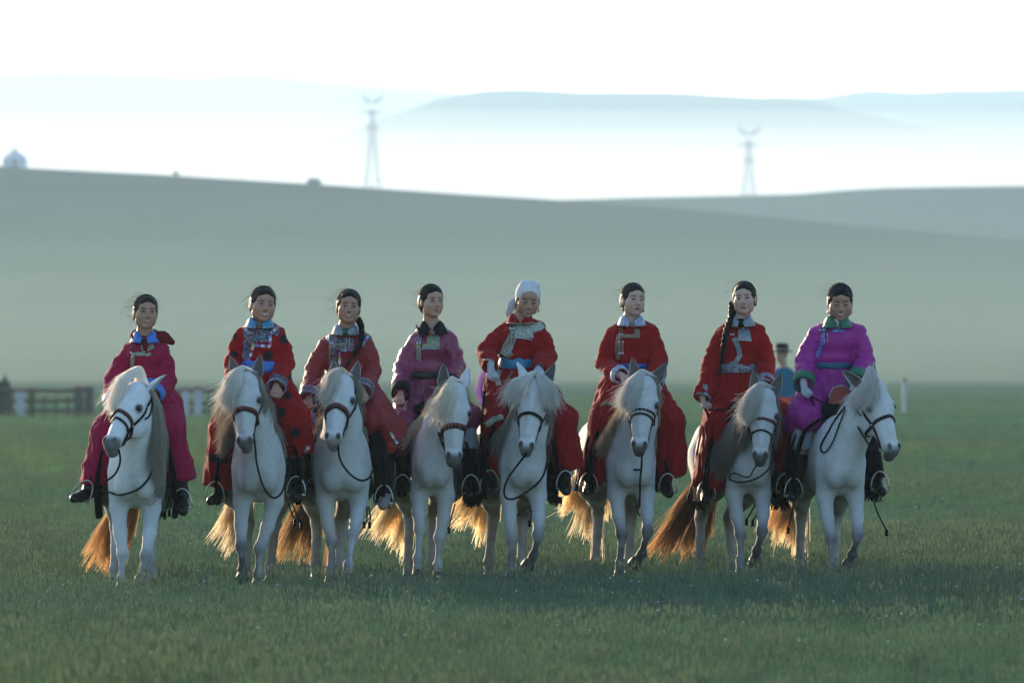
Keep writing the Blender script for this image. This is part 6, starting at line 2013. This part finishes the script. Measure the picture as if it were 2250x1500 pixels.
# people standing further back ----------------------------------------
def bystander(px, base_D, robe, label, hatted, name='person', face_left=True, sash=None, Ht=1.85):
    loc = W(px, 900, base_D); loc.z = 0
    root = empty(name, loc, label, 'person')
    B = Body(axis(-.40, .40, .014), axis(-.32, .32, .014), axis(0, Ht + .1, .014, [(Ht - .35, Ht)], .009))
    hc = np.array((-.03, 0, Ht - .20)); Hm = frame_head(math.radians(-80 if face_left else 10), .15, 0)
    head_parts(B, hc, Hm, 1.0, {})
    B.cap(hc + (.02, 0, -.08), (.0, 0, 1.42), .055, .07)
    B.cap((0, 0, 1.35), (0, 0, 1.0), .14, .13, .05)
    for s in (-1, 1):
        B.chain([(s * .09, 0, .95), (s * .10, 0, .5), (s * .10, 0, .08)], [.09, .06, .05], .03)
        B.cap((s * .10, .02, .05), (s * .10, -.15, .04), .045, .035)
        B.chain([(s * .17, 0, 1.38), (s * .24, .04, 1.12), (s * .20, -.08, .90)], [.055, .045, .035], .03)
        add_hand(B, (s * .19, -.10, .87), (0, -.3, -1), (-s, 0, 0), 1.0, .6, s)
    v, f = B.mesh(); v, f = keep_main(v, f); mesh_obj('body', v, f, SKIN[0], root)
    B = Body(axis(-.46, .46, .014), axis(-.36, .36, .015), axis(.2, 1.62, .014))
    B.cap((0, 0, 1.38), (0, 0, 1.12), .19, .185, .05, sq=((0, 1, 0), .75)); B.cap((0, 0, 1.1), (0, 0, .95), .165, .17, .04, sq=((0, 1, 0), .8))
    B.cap((0, 0, .95), (0, 0, .30), .18, .25, .05, sq=((0, 1, 0), .85)); B.cap((0, 0, 1.45), (0, 0, 1.52), .09, .075, .04)
    for s in (-1, 1): B.chain([(s * .18, 0, 1.40), (s * .25, .04, 1.13), (s * .205, -.06, .93)], [.085, .085, .07], .03)
    B.halfspace_cut((0, 0, .38), (0, 0, -1)); B.halfspace_cut((0, 0, 1.55), (0, 0, 1))
    v, f = B.mesh(); v, f = keep_main(v, f); v = v + fbm(v * np.array((1, 1, .3)), 22, int(px))[:, None] * .008
    mesh_obj('robe', v, f, robe, root)
    if sash:
        o = lathe([(.178, .97), (.192, 1.0), (.195, 1.05), (.180, 1.08)], 32, 'sash', sash, root); o.scale = (1.0, .84, 1)
    for s in (-1, 1):
        v, f = tube([(s * .10, .01, .45), (s * .10, .01, .10), (s * .10, -.01, .02)], [.075, .065, .06], 12); v2, f2 = tube([(s * .10, .05, .05), (s * .10, -.10, .045), (s * .10, -.19, .045)], [.055, .05, .03], 10)
        mesh_obj('boot', *join_parts([(v, f), (v2, f2)]), M_BOOT, root)
    if hatted:
        h_ = lathe([(.0, .215), (.07, .215), (.098, .20), (.104, .10), (.110, .085), (.175, .075), (.185, .088), (.180, .092), (.112, .098)], 28, 'hat', M_BLACKC, root, hc + (0, 0, -.01))
        lathe([(.108, .103), (.1085, .130), (.107, .131)], 28, 'hat_band', simple_mat('grey_band', (.16, .15, .17), .7), h_, hc + (0, 0, -.01))
    else:
        Hh = Body(axis(-.13, .13, .009), axis(-.15, .13, .009), axis(-.12, .15, .009))
        Hh.ell((0, -.02, .04), (.084, .10, .09), 0); Hh.ell((0, .105, -.036), (.066, .094, .112), .01, op='sub'); Hh.cap((0, -.08, -.02), (0, -.09, -.08), .05, .03, .02)
        v, f = Hh.mesh(); mesh_obj('hair', v @ Hm.T + hc, f, M_HAIR, root)
    return root
M_ORANGE = fabric('orange_sash_silk', (.75, .07, .03))
bystander(1722, 134.0, M_BLUEROBE, 'man in blue robe, orange sash and black brimmed hat behind the riders', True, sash=M_ORANGE, Ht=1.93)
bystander(1086, 150.0, M_PINK, 'person in a pink robe glimpsed behind the woman in the white headscarf', False, face_left=False, sash=M_SASH_B, Ht=1.62)

# ---------------------------------------------------------------- grass: tufts scattered by geometry nodes
def grass_mat():
    b = MatB('grass_blades')
    c = b.attr()
    n = b.noise(b.co((1, .4, 1), 'Object'), 1.2, 2)
    oi = b.n('ShaderNodeObjectInfo')
    at = b.n('ShaderNodeAttribute'); at.attribute_type = 'INSTANCER'; at.attribute_name = 'tint'
    c = b.mix(1.0, c, at.outputs['Color'], 'MULTIPLY')
    d = b.n('ShaderNodeBsdfDiffuse'); b.put(d.inputs[0], c)
    t = b.n('ShaderNodeBsdfTranslucent'); b.put(t.inputs[0], b.mix(1.0, c, (.62, .88, .55), 'MULTIPLY'))
    m1 = b.n('ShaderNodeMixShader'); m1.inputs[0].default_value = .25
    b.put(m1.inputs[1], d.outputs[0]); b.put(m1.inputs[2], t.outputs[0])
    b.put(b.out.inputs['Surface'], m1.outputs[0])
    return b.m
M_GRASS = grass_mat()
Rg = np.random.default_rng(77)
tcol = bpy.data.collections.new('grass_tufts')       # not linked to the scene: only a source for the scatter
for k in range(7):
    V = []; F = []; C = []
    nb_ = 64
    for i in range(nb_):
        a = Rg.uniform(0, 6.28); r = .17 * math.sqrt(Rg.uniform()); x0, y0 = r * math.cos(a), r * math.sin(a)
        stalk = Rg.uniform() < (.10 if k < 5 else .22)
        hgt = Rg.uniform(.045, .11) if not stalk else Rg.uniform(.11, .18)
        w = Rg.uniform(.0012, .0030) if not stalk else .0011
        da = Rg.uniform(0, 6.28); lean = Rg.uniform(.1, .55) * hgt if not stalk else Rg.uniform(.02, .25) * hgt
        fa = Rg.uniform(0, 3.14); fx, fy = math.cos(fa) * w, math.sin(fa) * w
        o = len(V); base = np.array((.140, .204, .120)) * Rg.uniform(1.05, 1.35) if Rg.uniform() < .92 else np.array((.13, .17, .10)) * Rg.uniform(.8, 1.2)
        if stalk: base = np.array((.10, .125, .085)) * Rg.uniform(.7, 1.2)
        for j, (t, ww) in enumerate(((0, 1), (.5, .85), (1, .05 if not stalk else .6))):
            cx = x0 + math.cos(da) * lean * t * t - .015 * t * t; cy = y0 + math.sin(da) * lean * t * t; z = hgt * t
            V += [(cx - fx * ww, cy - fy * ww, z), (cx + fx * ww, cy + fy * ww, z)]; cc = base * (.9 + .15 * t); C += [cc, cc]
        F += [(o, o + 1, o + 3, o + 2), (o + 2, o + 3, o + 5, o + 4)]
        if stalk:      # seed head
            o = len(V); tip = np.array((cx, cy, z)); sw = .0045
            V += [tip + (-sw, 0, -.012), tip + (sw, 0, -.012), tip + (sw * .7, 0, .018), tip + (-sw * .7, 0, .018)]; F.append((o, o + 1, o + 2, o + 3)); C += [np.array((.17, .18, .13))] * 4
    me = mesh_obj('tuft', V, F, M_GRASS, None, smooth=False, col=np.array(C))
    COL.objects.unlink(me); tcol.objects.link(me)

def pts_density():
    out = []
    # (near D, far D, tufts per m2, extra half width m, size)
    for (a, b_, dens, size) in ((38, 52, 30, 1.0), (52, 80, 34, 1.0), (80, 120, 10, 1.1), (120, 200, 4, 1.15), (200, 420, 1.0, 1.2)):
        hw = lambda D: 1125 / FPX * D * 1.15 + 3.5 + .07 * D
        wmax = hw(b_); n = int(dens * (b_ - a) * 2 * wmax)
        D = Rg.uniform(a, b_, n); x = Rg.uniform(-wmax, wmax, n)
        m = np.abs(x) < hw(D); D = D[m]; x = x[m]
        out.append(np.stack([x, D - D0, np.full(len(x), size)], -1))
    return np.concatenate(out)
PT = pts_density(); n = len(PT)
gx = PT[:, 0]; gy = PT[:, 1]
z = ground_z(gx, gy)
me = bpy.data.meshes.new('grass'); me.vertices.add(n)
me.vertices.foreach_set('co', np.stack([gx, gy, z - .005], -1).astype(np.float32).ravel())
patch = fbm(np.stack([gx, gy * .35, gx * 0], -1), .9, 3, 3); patch2 = fbm(np.stack([gx, gy * .2, gx * 0], -1), .25, 4, 2)
def fattr(name, arr, typ='FLOAT'):
    a = me.attributes.new(name, typ, 'POINT')
    a.data.foreach_set('value' if typ != 'FLOAT_COLOR' else 'color', np.asarray(arr, np.float32).ravel() if typ != 'INT' else np.asarray(arr, np.int32))
fattr('tscale', .86 * PT[:, 2] * Rg.uniform(.65, 1.25, n) * (1 + .32 * patch))
fattr('trot', Rg.uniform(0, 6.28, n))
fattr('tpick', Rg.integers(0, 7, n), 'INT')
tint = np.stack([1 + .22 * patch + .22 * patch2, 1 + .14 * patch + .08 * patch2, 1 - .02 * patch - .06 * patch2, np.ones(n)], -1) * Rg.uniform(.85, 1.15, (n, 1))
fattr('tint', tint, 'FLOAT_COLOR')
grass = bpy.data.objects.new('grass', me); COL.objects.link(grass); tag(grass, kind='stuff')
ng = bpy.data.node_groups.new('scatter_tufts', 'GeometryNodeTree')
ng.interface.new_socket('Geometry', in_out='INPUT', socket_type='NodeSocketGeometry')
ng.interface.new_socket('Geometry', in_out='OUTPUT', socket_type='NodeSocketGeometry')
gi = ng.nodes.new('NodeGroupInput'); go = ng.nodes.new('NodeGroupOutput')
ci = ng.nodes.new('GeometryNodeCollectionInfo'); ci.inputs['Collection'].default_value = tcol; ci.inputs['Separate Children'].default_value = True; ci.inputs['Reset Children'].default_value = True
ip = ng.nodes.new('GeometryNodeInstanceOnPoints'); ip.inputs['Pick Instance'].default_value = True
def nattr(nm, typ):
    a = ng.nodes.new('GeometryNodeInputNamedAttribute'); a.data_type = typ; a.inputs['Name'].default_value = nm
    return a.outputs[0]
m2p = ng.nodes.new('GeometryNodeMeshToPoints')
ng.links.new(gi.outputs[0], m2p.inputs['Mesh']); ng.links.new(m2p.outputs[0], ip.inputs['Points'])
ng.links.new(ci.outputs[0], ip.inputs['Instance'])
ng.links.new(nattr('tpick', 'INT'), ip.inputs['Instance Index'])
cx_ = ng.nodes.new('ShaderNodeCombineXYZ'); ng.links.new(nattr('trot', 'FLOAT'), cx_.inputs['Z'])
e2r = ng.nodes.new('FunctionNodeEulerToRotation'); ng.links.new(cx_.outputs[0], e2r.inputs[0]); ng.links.new(e2r.outputs[0], ip.inputs['Rotation'])
ng.links.new(nattr('tscale', 'FLOAT'), ip.inputs['Scale'])
ng.links.new(ip.outputs[0], go.inputs[0])
grass.data.materials.append(M_GRASS)
md = grass.modifiers.new('scatter', 'NODES'); md.node_group = ng
print('grass tufts', n)

# small pale flowers standing in the grass
V = []; F = []
for i in range(260):
    D = Rg.uniform(42, 95); x = Rg.uniform(-1, 1) * (1125 / FPX * D + 1); hgt = Rg.uniform(.08, .19); r = Rg.uniform(.004, .008)
    c = np.array((x, D - D0, hgt)); o = len(V)
    for j in range(6):
        a = j / 6 * 6.28; V.append(c + (math.cos(a) * r, math.sin(a) * r * .6, math.sin(a) * r * .7))
    F.append(tuple(range(o, o + 6)))
fl = mesh_obj('wildflowers', V, F, simple_mat('pale_petals', (.55, .55, .52), .8), None, smooth=False); tag(fl, kind='stuff')
